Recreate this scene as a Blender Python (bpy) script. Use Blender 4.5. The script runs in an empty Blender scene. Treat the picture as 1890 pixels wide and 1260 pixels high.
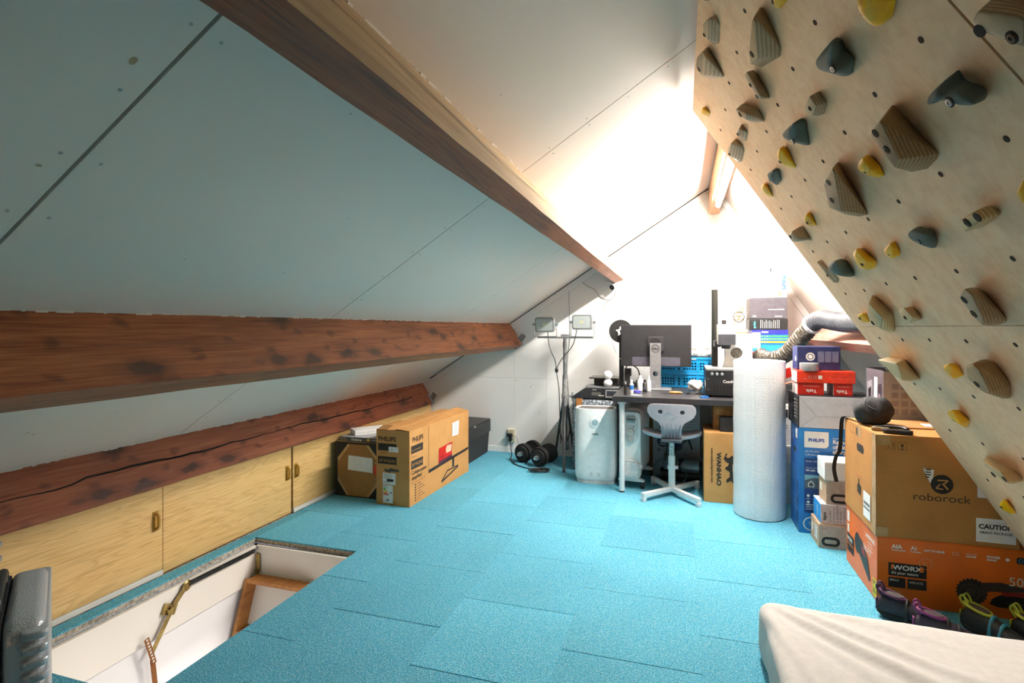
import bpy, bmesh, math, random
from mathutils import Vector, Matrix, Euler

random.seed(7)
SC = bpy.context.scene
COL = SC.collection
R = math.radians
PI = math.pi

# ------------------------------------------------------------------ camera, light, exposure
YAW = math.atan(313 / 1000)
cam_data = bpy.data.cameras.new('camera')
cam_data.sensor_width = 36
cam_data.lens = 1000 / 1890 * 36
cam_data.shift_y = -25 / 1890
cam_data.clip_start = 0.05
cam = bpy.data.objects.new('camera', cam_data)
COL.objects.link(cam)
cam.location = (0, 0, 1.28)
cam.rotation_euler = (R(90), 0, YAW)
SC.camera = cam

SC.view_settings.view_transform = 'Standard'
SC.view_settings.look = 'None'
SC.view_settings.gamma = 1
SC.view_settings.use_curve_mapping = False
SC.view_settings.exposure = 0.0
SC.cycles.adaptive_threshold = 0.02
SC.cycles.caustics_reflective = False
SC.cycles.caustics_refractive = False
TUBE_POWER = 670.0          # emission strength of the fluorescent tube
REAR_W = 12.0              # added warm fill light, unseen behind the camera
STAIR_W = 46.0             # ceiling lamp of the landing below the hatch

world = bpy.data.worlds.new('world')
SC.world = world
world.use_nodes = True
world.node_tree.nodes['Background'].inputs[0].default_value = (0.62, 0.75, 1.0, 1)
world.node_tree.nodes['Background'].inputs[1].default_value = 0.6

def area(name, loc, rot, sx, sy, watts, color):
    d = bpy.data.lights.new(name, 'AREA')
    d.shape = 'RECTANGLE'; d.size = sx; d.size_y = sy; d.energy = watts; d.color = color
    o = bpy.data.objects.new(name, d); COL.objects.link(o)
    o.location = loc; o.rotation_euler = rot
    return o
area('rear_fill_light', (-0.3, -4.40, 1.5), (R(90), 0, R(180)), 0.9, 0.3, REAR_W, (1.0, 0.72, 0.46))  # unseen fill, added to warm the near ceiling and climbing board
area('landing_light', (-1.35, 2.0, -0.38), (0, 0, 0), 0.6, 0.9, STAIR_W, (1.0, 0.97, 0.92))

# ------------------------------------------------------------------ materials
def lin(hexs):
    hexs = hexs.lstrip('#')
    v = [int(hexs[i:i + 2], 16) / 255 for i in (0, 2, 4)]
    return tuple(((c / 12.92) if c <= 0.04045 else ((c + 0.055) / 1.055) ** 2.4) for c in v) + (1,)

class NT:
    def __init__(s, name):
        s.m = bpy.data.materials.new(name); s.m.use_nodes = True
        s.t = s.m.node_tree; s.n = s.t.nodes; s.p = s.n['Principled BSDF']
        s._c = None
    def new(s, kind, **kw):
        n = s.n.new(kind)
        for k, v in kw.items():
            if k.startswith('i_'):
                n.inputs[int(k[2:]) if k[2:].isdigit() else k[2:].replace('_', ' ')].default_value = v
            else: setattr(n, k, v)
        return n
    def link(s, a, b): s.t.links.new(a, b)
    def coord(s, kind='Object', scale=(1, 1, 1), rot=(0, 0, 0)):
        if kind == 'World':
            out = s.new('ShaderNodeNewGeometry').outputs['Position']
        else:
            out = s.new('ShaderNodeTexCoord').outputs[kind]
        mp = s.new('ShaderNodeMapping'); mp.inputs['Scale'].default_value = scale; mp.inputs['Rotation'].default_value = rot
        s.link(out, mp.inputs['Vector'])
        return mp.outputs['Vector']
    def noise(s, vec, scale, detail=4, rough=0.55, dist=0.0):
        n = s.new('ShaderNodeTexNoise')
        n.inputs['Scale'].default_value = scale; n.inputs['Detail'].default_value = detail
        n.inputs['Roughness'].default_value = rough; n.inputs['Distortion'].default_value = dist
        s.link(vec, n.inputs['Vector'])
        return n.outputs['Fac']
    def ramp(s, fac, stops, interp='LINEAR'):
        r = s.new('ShaderNodeValToRGB'); r.color_ramp.interpolation = interp
        el = r.color_ramp.elements
        while len(el) < len(stops): el.new(0.5)
        for e, (p, c) in zip(el, stops):
            e.position = p; e.color = lin(c) if isinstance(c, str) else (c, c, c, 1)
        s.link(fac, r.inputs['Fac'])
        return r.outputs['Color']
    def mix(s, fac, a, b, mode='MIX'):
        m = s.new('ShaderNodeMix'); m.data_type = 'RGBA'; m.blend_type = mode
        for sock, v in ((m.inputs[0], fac), (m.inputs[6], a), (m.inputs[7], b)):
            if isinstance(v, (int, float)): sock.default_value = v
            elif isinstance(v, str): sock.default_value = lin(v)
            else: s.link(v, sock)
        return m.outputs[2]
    def bump(s, h, strength=0.2, dist=0.01):
        b = s.new('ShaderNodeBump'); b.inputs['Strength'].default_value = strength; b.inputs['Distance'].default_value = dist
        s.link(h, b.inputs['Height']); s.link(b.outputs['Normal'], s.p.inputs['Normal'])
    def out(s, color, rough=0.5, metal=0.0):
        if isinstance(color, str): s.p.inputs['Base Color'].default_value = lin(color)
        else: s.link(color, s.p.inputs['Base Color'])
        s.p.inputs['Roughness'].default_value = rough; s.p.inputs['Metallic'].default_value = metal
        return s.m

_cache = {}
def pm(color, rough=0.5, metal=0.0, var=0.06, scale=30.0, bump=0.0, name=None, spec=None):
    """a plain material with a little procedural mottling"""
    key = (color, rough, metal, var, scale, bump)
    if key in _cache: return _cache[key]
    t = NT(name or 'mat_' + color.strip('#'))
    v = t.coord('Object')
    n = t.noise(v, scale, 1)
    base = lin(color)
    lo = tuple(max(0, c * (1 - 2 * var)) for c in base[:3]); hi = tuple(min(1, c * (1 + 2 * var)) for c in base[:3])
    r = t.new('ShaderNodeValToRGB'); r.color_ramp.elements[0].position = 0.3; r.color_ramp.elements[1].position = 0.7
    r.color_ramp.elements[0].color = lo + (1,); r.color_ramp.elements[1].color = hi + (1,)
    t.link(n, r.inputs['Fac'])
    t.out(r.outputs['Color'], rough, metal)
    if spec is not None: t.p.inputs['Specular IOR Level'].default_value = spec
    if bump: t.bump(n, bump, 0.004)
    _cache[key] = t.m
    return t.m

def mat_paint(name, c1, c2, rough=0.75):
    t = NT(name); v = t.coord('World')
    n = t.noise(v, 1.3, 2, 0.6)
    t.out(t.ramp(n, [(0.3, c1), (0.7, c2)]), rough)
    return t.m
M_ROOF = mat_paint('painted_board', '#f3e8dc', '#f6ece2')
M_WALL = mat_paint('painted_wall', '#f1f0ee', '#f6f5f3')
M_WHITE = mat_paint('white_gloss', '#e6e2da', '#efebe3', 0.4)
M_STUCCO = mat_paint('white_stucco', '#e4e4e6', '#eeeef0', 0.85)
M_GAP = pm('#171513', 0.9, var=0.02)

def mat_carpet():
    t = NT('teal_carpet')
    v = t.coord('World')
    n1 = t.noise(v, 170, 2, 0.7)
    vo = t.new('ShaderNodeTexVoronoi'); vo.inputs['Scale'].default_value = 210; t.link(v, vo.inputs['Vector'])
    big = t.noise(v, 1.6, 1)
    c = t.ramp(n1, [(0.30, '#165468'), (0.42, '#378fae'), (0.52, '#5cb8d6'), (0.63, '#8bd0e6'), (0.74, '#c6e9f2')])
    hue = t.new('ShaderNodeSeparateColor'); t.link(vo.outputs['Color'], hue.inputs['Color'])
    spk = t.ramp(hue.outputs[0], [(0.0, '#4496b0'), (0.35, '#57a6d2'), (0.6, '#5fb2b4'), (0.85, '#8fc9da'), (1.0, '#b4cac2')])
    c = t.mix(0.36, c, spk)
    oi = t.new('ShaderNodeObjectInfo')
    tone = t.ramp(oi.outputs['Random'], [(0.0, 0.80), (0.15, 0.93), (0.8, 1.0), (1.0, 1.10)])
    c = t.mix(1.0, c, tone, 'MULTIPLY')
    c = t.mix(1.0, c, t.ramp(big, [(0.3, 0.9), (0.7, 1.05)]), 'MULTIPLY')
    t.out(c, 0.95); t.p.inputs['Specular IOR Level'].default_value = 0.1
    t.bump(n1, 0.7, 0.006)
    return t.m
M_CARPET = mat_carpet()

def mat_beam(name, dark, mid, light, knot='#1d0f0b', knots=True, rough=0.55, axis='Y'):
    t = NT(name)
    sc = (22, 1.1, 22) if axis == 'Y' else (1.1, 22, 22)
    v = t.coord('World', sc)
    g = t.noise(v, 1.0, 4, 0.62, 0.6)
    fine = t.noise(t.coord('World', (160, 5, 160)), 1.0, 1.5)
    big = t.noise(t.coord('World', (3, 1.2, 3)), 1.0, 1)
    c = t.ramp(g, [(0.28, dark), (0.5, mid), (0.75, light)])
    c = t.mix(0.35, c, t.ramp(fine, [(0.35, dark), (0.65, light)]))
    c = t.mix(1.0, c, t.ramp(big, [(0.25, 0.62), (0.75, 1.12)]), 'MULTIPLY')
    if knots:
        pos = t.new('ShaderNodeNewGeometry').outputs['Position']
        dt = t.new('ShaderNodeVectorMath'); dt.operation = 'DOT_PRODUCT'; dt.inputs[1].default_value = (.543, 0, -.84); t.link(pos, dt.inputs[0])
        sy = t.new('ShaderNodeSeparateXYZ'); t.link(pos, sy.inputs[0])
        cb = t.new('ShaderNodeCombineXYZ'); t.link(sy.outputs['Y'], cb.inputs['X']); t.link(dt.outputs['Value'], cb.inputs['Y'])
        nz = t.new('ShaderNodeTexNoise'); nz.inputs['Scale'].default_value = 9.0; t.link(cb.outputs[0], nz.inputs['Vector'])
        sc2 = t.new('ShaderNodeVectorMath'); sc2.operation = 'SCALE'; sc2.inputs['Scale'].default_value = 0.10; t.link(nz.outputs['Color'], sc2.inputs[0])
        ds = t.new('ShaderNodeVectorMath'); ds.operation = 'ADD'; t.link(cb.outputs[0], ds.inputs[0]); t.link(sc2.outputs[0], ds.inputs[1])
        for (kx, ky, stops, amt) in ((2.1, 4.6, [(0.0, 1.0), (0.09, 0.95), (0.13, 0.45), (0.26, 0.0)], .82), (5.2, 9.0, [(0.0, 1.0), (0.10, 0.7), (0.20, 0.0)], .55)):
            mp3 = t.new('ShaderNodeMapping'); mp3.inputs['Scale'].default_value = (kx, ky, 1); mp3.inputs['Rotation'].default_value = (0, 0, R(-14)); t.link(ds.outputs[0], mp3.inputs['Vector'])
            vo = t.new('ShaderNodeTexVoronoi'); vo.voronoi_dimensions = '2D'; vo.inputs['Scale'].default_value = 1.0; t.link(mp3.outputs[0], vo.inputs['Vector'])
            k = t.ramp(vo.outputs['Distance'], stops)
            kk = t.new('ShaderNodeMath'); kk.operation = 'MULTIPLY'; kk.inputs[1].default_value = amt; t.link(k, kk.inputs[0])
            c = t.mix(kk.outputs[0], c, knot)
    t.out(c, rough); t.bump(fine, 0.25, 0.004)
    return t.m
M_BEAM = mat_beam('stained_beam', '#5f3019', '#a05c34', '#bd7b4e')
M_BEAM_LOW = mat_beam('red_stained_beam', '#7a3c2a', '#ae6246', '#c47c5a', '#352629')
M_BEAM_DK = mat_beam('rough_beam_underside', '#5a2a12', '#985222', '#b8713c', knots=False)
M_RAW = mat_beam('raw_beam_side', '#a5855c', '#c9ab7e', '#d9c096', '#7e5c3a', False, 0.7)
M_PINK = mat_beam('pink_beam', '#7d4a3f', '#b07a6b', '#c79a88', '#5a3028', False, 0.7)
M_RIDGE = mat_beam('ridge_beam_wood', '#9a6a4c', '#c0906c', '#d6ac8a', '#7e5c3a', False, 0.65)

def mat_oak():
    t = NT('light_oak_laminate')
    v = t.coord('World', (1, 0.55, 5.5))
    n = t.noise(v, 1.7, 3, 0.5, 0.35)
    w = t.new('ShaderNodeMath'); w.operation = 'MULTIPLY'; w.inputs[1].default_value = 16.0; t.link(n, w.inputs[0])
    fr = t.new('ShaderNodeMath'); fr.operation = 'FRACT'; t.link(w.outputs[0], fr.inputs[0])
    rings = t.ramp(fr.outputs[0], [(0.0, '#b5884a'), (0.25, '#d8ae6c'), (0.8, '#dfb878'), (1.0, '#bd9052')])
    f = t.noise(t.coord('World', (60, 4, 190)), 1.0, 3)
    c = t.mix(0.55, rings, t.ramp(f, [(0.3, '#c9a264'), (0.7, '#e8ca90')]))
    t.out(c, 0.42)
    return t.m
M_OAK = mat_oak()

def mat_ply():
    t = NT('birch_plywood')
    v = t.coord('World', (1, 1, 1), (0, R(56), 0))
    mp = t.new('ShaderNodeMapping'); mp.inputs['Scale'].default_value = (1.5, 26, 26); mp.inputs['Rotation'].default_value = (0, 0, R(8))
    t.link(v, mp.inputs['Vector'])
    g = t.noise(mp.outputs['Vector'], 1.0, 3, 0.6, 0.5)
    big = t.noise(t.coord('World'), 2.0, 2)
    mp2 = t.new('ShaderNodeMapping'); mp2.inputs['Scale'].default_value = (7, 130, 130); t.link(v, mp2.inputs['Vector'])
    fl = t.noise(mp2.outputs['Vector'], 1.0, 2)
    c = t.ramp(g, [(0.3, '#e4b98e'), (0.55, '#f2cda6'), (0.8, '#f8dabb')])
    c = t.mix(0.35, c, t.ramp(big, [(0.3, '#e8c098'), (0.7, '#f6d4b0')]))
    c = t.mix(t.ramp(fl, [(0.68, 0.0), (0.8, 0.55)]), c, '#a8855f')
    t.out(c, 0.6)
    return t.m
M_PLY = mat_ply()

def mat_layered(name, a, b, c3, freq):
    """laminated wooden climbing hold: layers parallel to the board (local Z of the hold)"""
    t = NT(name)
    v = t.coord('Object')
    sx = t.new('ShaderNodeSeparateXYZ'); t.link(v, sx.inputs[0])
    nz = t.noise(t.coord('Object', (1, 1, 1)), 14, 2)
    m0 = t.new('ShaderNodeMath'); m0.operation = 'MULTIPLY'; m0.inputs[1].default_value = 0.004; t.link(nz, m0.inputs[0])
    ad = t.new('ShaderNodeMath'); ad.operation = 'ADD'; t.link(sx.outputs['Z'], ad.inputs[0]); t.link(m0.outputs[0], ad.inputs[1])
    m = t.new('ShaderNodeMath'); m.operation = 'MULTIPLY'; m.inputs[1].default_value = freq; t.link(ad.outputs[0], m.inputs[0])
    fr = t.new('ShaderNodeMath'); fr.operation = 'FRACT'; t.link(m.outputs[0], fr.inputs[0])
    band = t.ramp(fr.outputs[0], [(0.0, a), (0.3, b), (0.55, b), (0.75, c3), (1.0, a)])
    g = t.noise(t.coord('Object', (120, 14, 120)), 1.0, 4)
    c = t.mix(0.4, band, t.ramp(g, [(0.3, c3), (0.7, b)]))
    t.out(c, 0.6); t.bump(fr.outputs[0], 0.12, 0.002)
    return t.m
M_HOLDW = mat_layered('laminated_wood', '#6f5b45', '#bda98a', '#978067', 130)
M_HOLDW2 = mat_layered('laminated_wood_brown', '#5f452c', '#b1946b', '#8b6d48', 130)
M_HOLDW3 = mat_layered('laminated_wood_pale', '#8b7148', '#dcc79c', '#bda073', 110)
def mat_resin(name, c1, c2, rough):
    t = NT(name); v = t.coord('Object'); n = t.noise(v, 260, 3); b = t.noise(v, 25, 3)
    t.out(t.ramp(b, [(0.3, c1), (0.7, c2)]), rough); t.bump(n, 0.25, 0.002)
    return t.m
M_YEL = mat_resin('yellow_resin', '#eeae00', '#fac200', 0.42)
M_GREY = mat_resin('slate_resin', '#4c5957', '#5b6966', 0.7)

def mat_card(name, c1, c2):
    t = NT(name); v = t.coord('Object')
    f = t.noise(t.coord('Object', (6, 6, 240)), 1.0, 3); b = t.noise(v, 7, 4)
    c = t.ramp(b, [(0.3, c1), (0.7, c2)])
    c = t.mix(0.18, c, t.ramp(f, [(0.35, c1), (0.65, c2)]))
    t.out(c, 0.75); t.bump(f, 0.05, 0.002)
    return t.m
M_CARD = mat_card('cardboard', '#b98449', '#c99558')
M_CARD2 = mat_card('cardboard_dark', '#96693a', '#a87843')
M_KRAFT = mat_card('kraft_pale', '#b39475', '#c2a384')
M_TAPE = pm('#c9ad83', 0.18, var=0.05)
M_CLEARTAPE = pm('#c09b6a', 0.15, var=0.04)
M_BLACK = pm('#141416', 0.45)
M_BLACKM = pm('#1b1b1d', 0.7)
M_RUBBER = pm('#101010', 0.8, bump=0.1)
M_DKGREY = pm('#3a3a3d', 0.5)
M_GREYP = pm('#8d8f92', 0.45)
M_SILVER = pm('#b9bbbd', 0.3, 0.9)
M_STEEL = pm('#9b9d9f', 0.35, 0.95)
M_GALV = pm('#a6abb0', 0.45, 0.7, var=0.15)
M_BRASS = pm('#a08a55', 0.4, 0.8, var=0.15)
M_WPLAST = pm('#e8e9ea', 0.35, var=0.02)
M_WPAPER = pm('#e9e8e6', 0.7, var=0.02)
M_PRINT = pm('#221d19', 0.7, var=0.03)
M_PRINTW = pm('#e6e2da', 0.6, var=0.02)

# ------------------------------------------------------------------ geometry helpers
class MB:
    """collects shapes, then becomes ONE mesh object"""
    def __init__(s): s.b = bmesh.new()
    def _xf(s, vs, M):
        if M is not None: bmesh.ops.transform(s.b, matrix=M, verts=vs)
    def box(s, c, size, rot=None, M=None):
        r = bmesh.ops.create_cube(s.b, size=1.0)
        m = Matrix.Translation(c) @ (Euler(rot).to_matrix().to_4x4() if rot else Matrix()) @ Matrix.Diagonal((*size, 1))
        s._xf(r['verts'], (M @ m) if M is not None else m)
        return s
    def span(s, lo, hi):
        return s.box([(a + b) / 2 for a, b in zip(lo, hi)], [b - a for a, b in zip(lo, hi)])
    def cyl(s, p0, p1, r0, r1=None, n=16):
        p0, p1 = Vector(p0), Vector(p1); d = p1 - p0
        r1 = r0 if r1 is None else r1
        q = d.to_track_quat('Z', 'Y').to_matrix().to_4x4()
        r = bmesh.ops.create_cone(s.b, cap_ends=True, segments=n, radius1=r0, radius2=r1, depth=d.length)
        s._xf(r['verts'], Matrix.Translation((p0 + p1) / 2) @ q)
        return s
    def ball(s, c, r, sc=(1, 1, 1), n=16):
        q = bmesh.ops.create_uvsphere(s.b, u_segments=n, v_segments=max(6, n // 2 + 2), radius=r)
        s._xf(q['verts'], Matrix.Translation(c) @ Matrix.Diagonal((*sc, 1)))
        return s
    def tube(s, path, r, n=8, closed=False, rfun=None):
        path = [Vector(p) for p in path]; rings = []
        N = len(path); up = Vector((0, 0, 1)); prev = None
        for i, p in enumerate(path):
            a = path[(i - 1) % N] if (closed or i > 0) else p
            b = path[(i + 1) % N] if (closed or i < N - 1) else p
            t = (b - a).normalized()
            if prev is None:
                x = t.cross(up)
                if x.length < 1e-3: x = t.cross(Vector((1, 0, 0)))
            else: x = prev - t * prev.dot(t)
            x.normalize(); y = t.cross(x); prev = x
            rr = rfun(i / max(1, N - 1)) if rfun else r
            rings.append([s.b.verts.new(p + (x * math.cos(2 * PI * k / n) + y * math.sin(2 * PI * k / n)) * rr) for k in range(n)])
        for i in range(N if closed else N - 1):
            A, B2 = rings[i], rings[(i + 1) % N]
            for k in range(n): s.b.faces.new((A[k], A[(k + 1) % n], B2[(k + 1) % n], B2[k]))
        if not closed:
            s.b.faces.new(rings[0][::-1]); s.b.faces.new(rings[-1])
        return s
    def lathe(s, prof, c=(0, 0, 0), n=24, M=None, sc=(1, 1)):
        rings = []
        for r, z in prof:
            rings.append([s.b.verts.new(Vector((c[0] + r * sc[0] * math.cos(2 * PI * k / n), c[1] + r * sc[1] * math.sin(2 * PI * k / n), c[2] + z))) for k in range(n)])
        for A, B2 in zip(rings, rings[1:]):
            for k in range(n): s.b.faces.new((A[k], A[(k + 1) % n], B2[(k + 1) % n], B2[k]))
        s.b.faces.new(rings[0][::-1]); s.b.faces.new(rings[-1])
        if M is not None: s._xf([v for rg in rings for v in rg], M)
        return s
    def prism(s, poly, h, M=None):
        """polygon in the local XY plane, extruded by h along +Z"""
        lo = [s.b.verts.new((x, y, 0)) for x, y in poly]; hi = [s.b.verts.new((x, y, h)) for x, y in poly]
        n = len(poly)
        s.b.faces.new(lo[::-1]); s.b.faces.new(hi)
        for i in range(n): s.b.faces.new((lo[i], lo[(i + 1) % n], hi[(i + 1) % n], hi[i]))
        if M is not None: s._xf(lo + hi, M)
        return s
    def slab(s, quad, off):
        """4+ coplanar points and an offset vector"""
        off = Vector(off)
        lo = [s.b.verts.new(Vector(p)) for p in quad]; hi = [s.b.verts.new(Vector(p) + off) for p in quad]
        n = len(quad)
        s.b.faces.new(lo); s.b.faces.new(hi[::-1])
        for i in range(n): s.b.faces.new((lo[(i + 1) % n], lo[i], hi[i], hi[(i + 1) % n]))
        return s
    def hull(s, pts):
        vs = [s.b.verts.new(Vector(p)) for p in pts]
        r = bmesh.ops.convex_hull(s.b, input=vs)
        bad = [g for g in r['geom_interior'] + r['geom_unused'] if isinstance(g, bmesh.types.BMVert) and g.is_valid]
        if bad: bmesh.ops.delete(s.b, geom=list(set(bad)), context='VERTS')
        return s
    def plate(s, outer, holes, h, M=None):
        """flat plate with real holes"""
        edges = []
        for loop in [outer] + holes:
            vs = [s.b.verts.new((x, y, 0)) for x, y in loop]
            edges += [s.b.edges.new((vs[i], vs[(i + 1) % len(vs)])) for i in range(len(vs))]
        r = bmesh.ops.triangle_fill(s.b, use_beauty=True, edges=edges, use_dissolve=False)
        fs = [g for g in r['geom'] if isinstance(g, bmesh.types.BMFace)]
        e = bmesh.ops.extrude_face_region(s.b, geom=fs)
        nv = [g for g in e['geom'] if isinstance(g, bmesh.types.BMVert)]
        bmesh.ops.translate(s.b, verts=nv, vec=(0, 0, h))
        allv = set(nv)
        for ed in edges:
            if ed.is_valid: allv.update(ed.verts)
        for f in fs:
            if f.is_valid: allv.update(f.verts)
        if M is not None: s._xf(list(allv), M)
        return s
    def flat(s, pts):
        s.b.faces.new([s.b.verts.new(Vector(p)) for p in pts]); return s
    def disc(s, c, nrm, r, n=12, thick=0.0):
        q = Vector(nrm).to_track_quat('Z', 'Y').to_matrix().to_4x4()
        if thick:
            x = bmesh.ops.create_cone(s.b, cap_ends=True, segments=n, radius1=r, radius2=r, depth=thick)
        else:
            x = bmesh.ops.create_circle(s.b, cap_ends=True, segments=n, radius=r)
        s._xf(x['verts'], Matrix.Translation(c) @ q)
        return s
    def bevel(s, w, seg=2, limit=30):
        es = [e for e in s.b.edges if len(e.link_faces) == 2 and e.calc_face_angle(0) > R(limit)]
        if es: bmesh.ops.bevel(s.b, geom=es, offset=w, segments=seg, affect='EDGES', profile=0.5, clamp_overlap=True)
        return s
    def mesh(s, name):
        bmesh.ops.recalc_face_normals(s.b, faces=s.b.faces[:])
        me = bpy.data.meshes.new(name); s.b.to_mesh(me); s.b.free()
        return me
    def obj(s, name, mat, parent=None, smooth=0, bevel=0.0, loc=None, rot=None, keep=False):
        if bevel: s.bevel(bevel, 2)
        if keep:
            me = bpy.data.meshes.new(name); s.b.to_mesh(me); s.b.free()
        else: me = s.mesh(name)
        return mobj(name, me, mat, parent, smooth, loc, rot)

def mobj(name, me, mat, parent=None, smooth=0, loc=None, rot=None):
    for m in (mat if isinstance(mat, (list, tuple)) else [mat]):
        if m is not None and len(me.materials) < (len(mat) if isinstance(mat, (list, tuple)) else 1): me.materials.append(m)
    if smooth:
        for p in me.polygons: p.use_smooth = True
        if smooth < 180:
            try: me.set_sharp_from_angle(angle=R(smooth))
            except Exception: pass
    o = bpy.data.objects.new(name, me); COL.objects.link(o)
    if parent is not None: o.parent = parent
    if loc is not None: o.location = loc
    if rot is not None: o.rotation_euler = rot
    return o

def tag(o, label, cat, group=None):
    o['label'] = label; o['category'] = cat
    if group: o['group'] = group
    return o
def thing(name, label, cat, loc=(0, 0, 0), rz=0.0, group=None, rot=None):
    o = bpy.data.objects.new(name, None); COL.objects.link(o)
    o.empty_display_size = 0.05
    o.location = loc; o.rotation_euler = rot if rot else (0, 0, rz)
    return tag(o, label, cat, group)
def struct(o):
    o['kind'] = 'structure'; return o
def empty_struct(name, loc=(0, 0, 0)):
    o = bpy.data.objects.new(name, None); COL.objects.link(o); o.location = loc; o['kind'] = 'structure'
    return o
def copy_tree(o, parent=None):
    c = o.copy(); COL.objects.link(c); c.parent = parent
    for ch in o.children:
        copy_tree(ch, c)
    return c

def arc(cx, cy, r, a0, a1, n):
    return [(cx + r * math.cos(R(a0 + (a1 - a0) * i / n)), cy + r * math.sin(R(a0 + (a1 - a0) * i / n))) for i in range(n + 1)]
def rrect(w, h, r, n=4, cx=0.0, cy=0.0):
    x, y = w / 2 - r, h / 2 - r
    return (arc(cx + x, cy + y, r, 0, 90, n) + arc(cx - x, cy + y, r, 90, 180, n) + arc(cx - x, cy - y, r, 180, 270, n) + arc(cx + x, cy - y, r, 270, 360, n))
def smooth_path(pts, k=6):
    """Catmull-Rom through the points"""
    P = [Vector(p) for p in pts]; out = []
    for i in range(len(P) - 1):
        p0 = P[max(0, i - 1)]; p1 = P[i]; p2 = P[i + 1]; p3 = P[min(len(P) - 1, i + 2)]
        for j in range(k):
            t = j / k
            out.append(0.5 * ((2 * p1) + (p2 - p0) * t + (2 * p0 - 5 * p1 + 4 * p2 - p3) * t * t + (3 * p1 - p0 - 3 * p2 + p3) * t ** 3))
    out.append(P[-1])
    return out

# ---- flat print on boxes: text, rectangles, discs collected per ink
FACE_ROT = {'front': (R(90), 0, 0), 'left': (R(90), 0, R(-90)), 'right': (R(90), 0, R(90)), 'back': (R(90), 0, R(180)), 'top': (0, 0, 0)}
_txt_cache = {}
def text_mesh(s, size, bold):
    key = (s, round(size, 4), round(bold, 5))
    cu = bpy.data.curves.new('lettering', 'FONT'); cu.body = s; cu.size = size; cu.offset = bold; cu.resolution_u = 3
    o = bpy.data.objects.new('lettering', cu); COL.objects.link(o)
    dg = bpy.context.evaluated_depsgraph_get(); dg.update()
    me = bpy.data.meshes.new_from_object(o.evaluated_get(dg))
    bpy.data.objects.remove(o); bpy.data.curves.remove(cu)
    return me
class Print:
    def __init__(s, parent, size, eps=0.0012):
        s.p = parent; s.sz = size; s.e = eps; s.bms = {}
    def M(s, face, a, b, lift=1.0):
        sx, sy, sz = s.sz; e = s.e * lift
        loc = {'front': (-sx / 2 + a, -sy / 2 - e, b), 'left': (-sx / 2 - e, sy / 2 - a, b), 'right': (sx / 2 + e, -sy / 2 + a, b),
               'back': (sx / 2 - a, sy / 2 + e, b), 'top': (-sx / 2 + a, -sy / 2 + b, sz + e)}[face]
        return Matrix.Translation(loc) @ Euler(FACE_ROT[face]).to_matrix().to_4x4()
    def bm(s, mat, name):
        k = (mat.name, name)
        if k not in s.bms: s.bms[k] = (bmesh.new(), mat)
        return s.bms[k][0]
    def poly(s, face, pts, mat, name='print', lift=1.0):
        b = s.bm(mat, name); M = s.M(face, 0, 0, lift)
        b.faces.new([b.verts.new(M @ Vector((x, y, 0))) for x, y in pts]); return s
    def rect(s, face, a, b, w, h, mat, name='print', lift=1.0):
        return s.poly(face, [(a, b), (a + w, b), (a + w, b + h), (a, b + h)], mat, name, lift)
    def disc(s, face, a, b, r, mat, name='print', lift=1.0, n=20, sy=1.0):
        return s.poly(face, [(a + r * math.cos(2 * PI * k / n), b + sy * r * math.sin(2 * PI * k / n)) for k in range(n)], mat, name, lift)
    def ring(s, face, a, b, r, w, mat, name='print', lift=1.0, n=24, sy=1.0):
        for k in range(n):
            q0 = PI / 4 if n == 4 else 0.0
            t0, t1 = q0 + 2 * PI * k / n, q0 + 2 * PI * (k + 1) / n
            s.poly(face, [(a + q * math.cos(t), b + sy * q * math.sin(t)) for q, t in ((r, t0), (r, t1), (r - w, t1), (r - w, t0))], mat, name, lift)
        return s
    def text(s, face, a, b, txt, size, mat, name='lettering', bold=0.0, lift=1.4, turn=0.0, align='L', sx=1.0):
        me = text_mesh(txt, size, bold)
        xs = [v.co.x for v in me.vertices] or [0]
        dx = {'L': 0, 'C': -(max(xs) + min(xs)) / 2, 'R': -max(xs)}[align]
        M = s.M(face, a, b, lift) @ Matrix.Rotation(R(turn), 4, 'Z') @ Matrix.Diagonal((sx, 1, 1, 1)) @ Matrix.Translation((dx, 0, 0))
        me.transform(M)
        mobj(name, me, mat, s.p)
        return s
    def lines(s, face, a, b, w, n, pitch, th, mat, name='print', lift=1.2):
        for i in range(n):
            s.rect(face, a, b - i * pitch, w * (0.65 + 0.35 * random.random()), th, mat, name, lift)
        return s
    def done(s):
        for (mn, name), (b, mat) in s.bms.items():
            bmesh.ops.remove_doubles(b, verts=b.verts[:], dist=2e-5)
            left = set(b.faces); isl = []
            while left:
                f = left.pop(); grp = [f]; q = [f]
                while q:
                    for v in q.pop().verts:
                        for g in v.link_faces:
                            if g in left: left.remove(g); grp.append(g); q.append(g)
                isl.append(grp)
            if name != 'print' or len(isl) <= 8:
                for grp in isl:
                    m2 = bmesh.new(); vm = {}
                    for f in grp:
                        for v in f.verts:
                            if v not in vm: vm[v] = m2.verts.new(v.co)
                        m2.faces.new([vm[v] for v in f.verts])
                    me = bpy.data.meshes.new(name); m2.to_mesh(me); m2.free(); mobj(name, me, mat, s.p)
                b.free(); continue
            me = bpy.data.meshes.new(name); b.to_mesh(me); b.free()
            mobj(name, me, mat, s.p)['kind'] = 'stuff'

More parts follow.
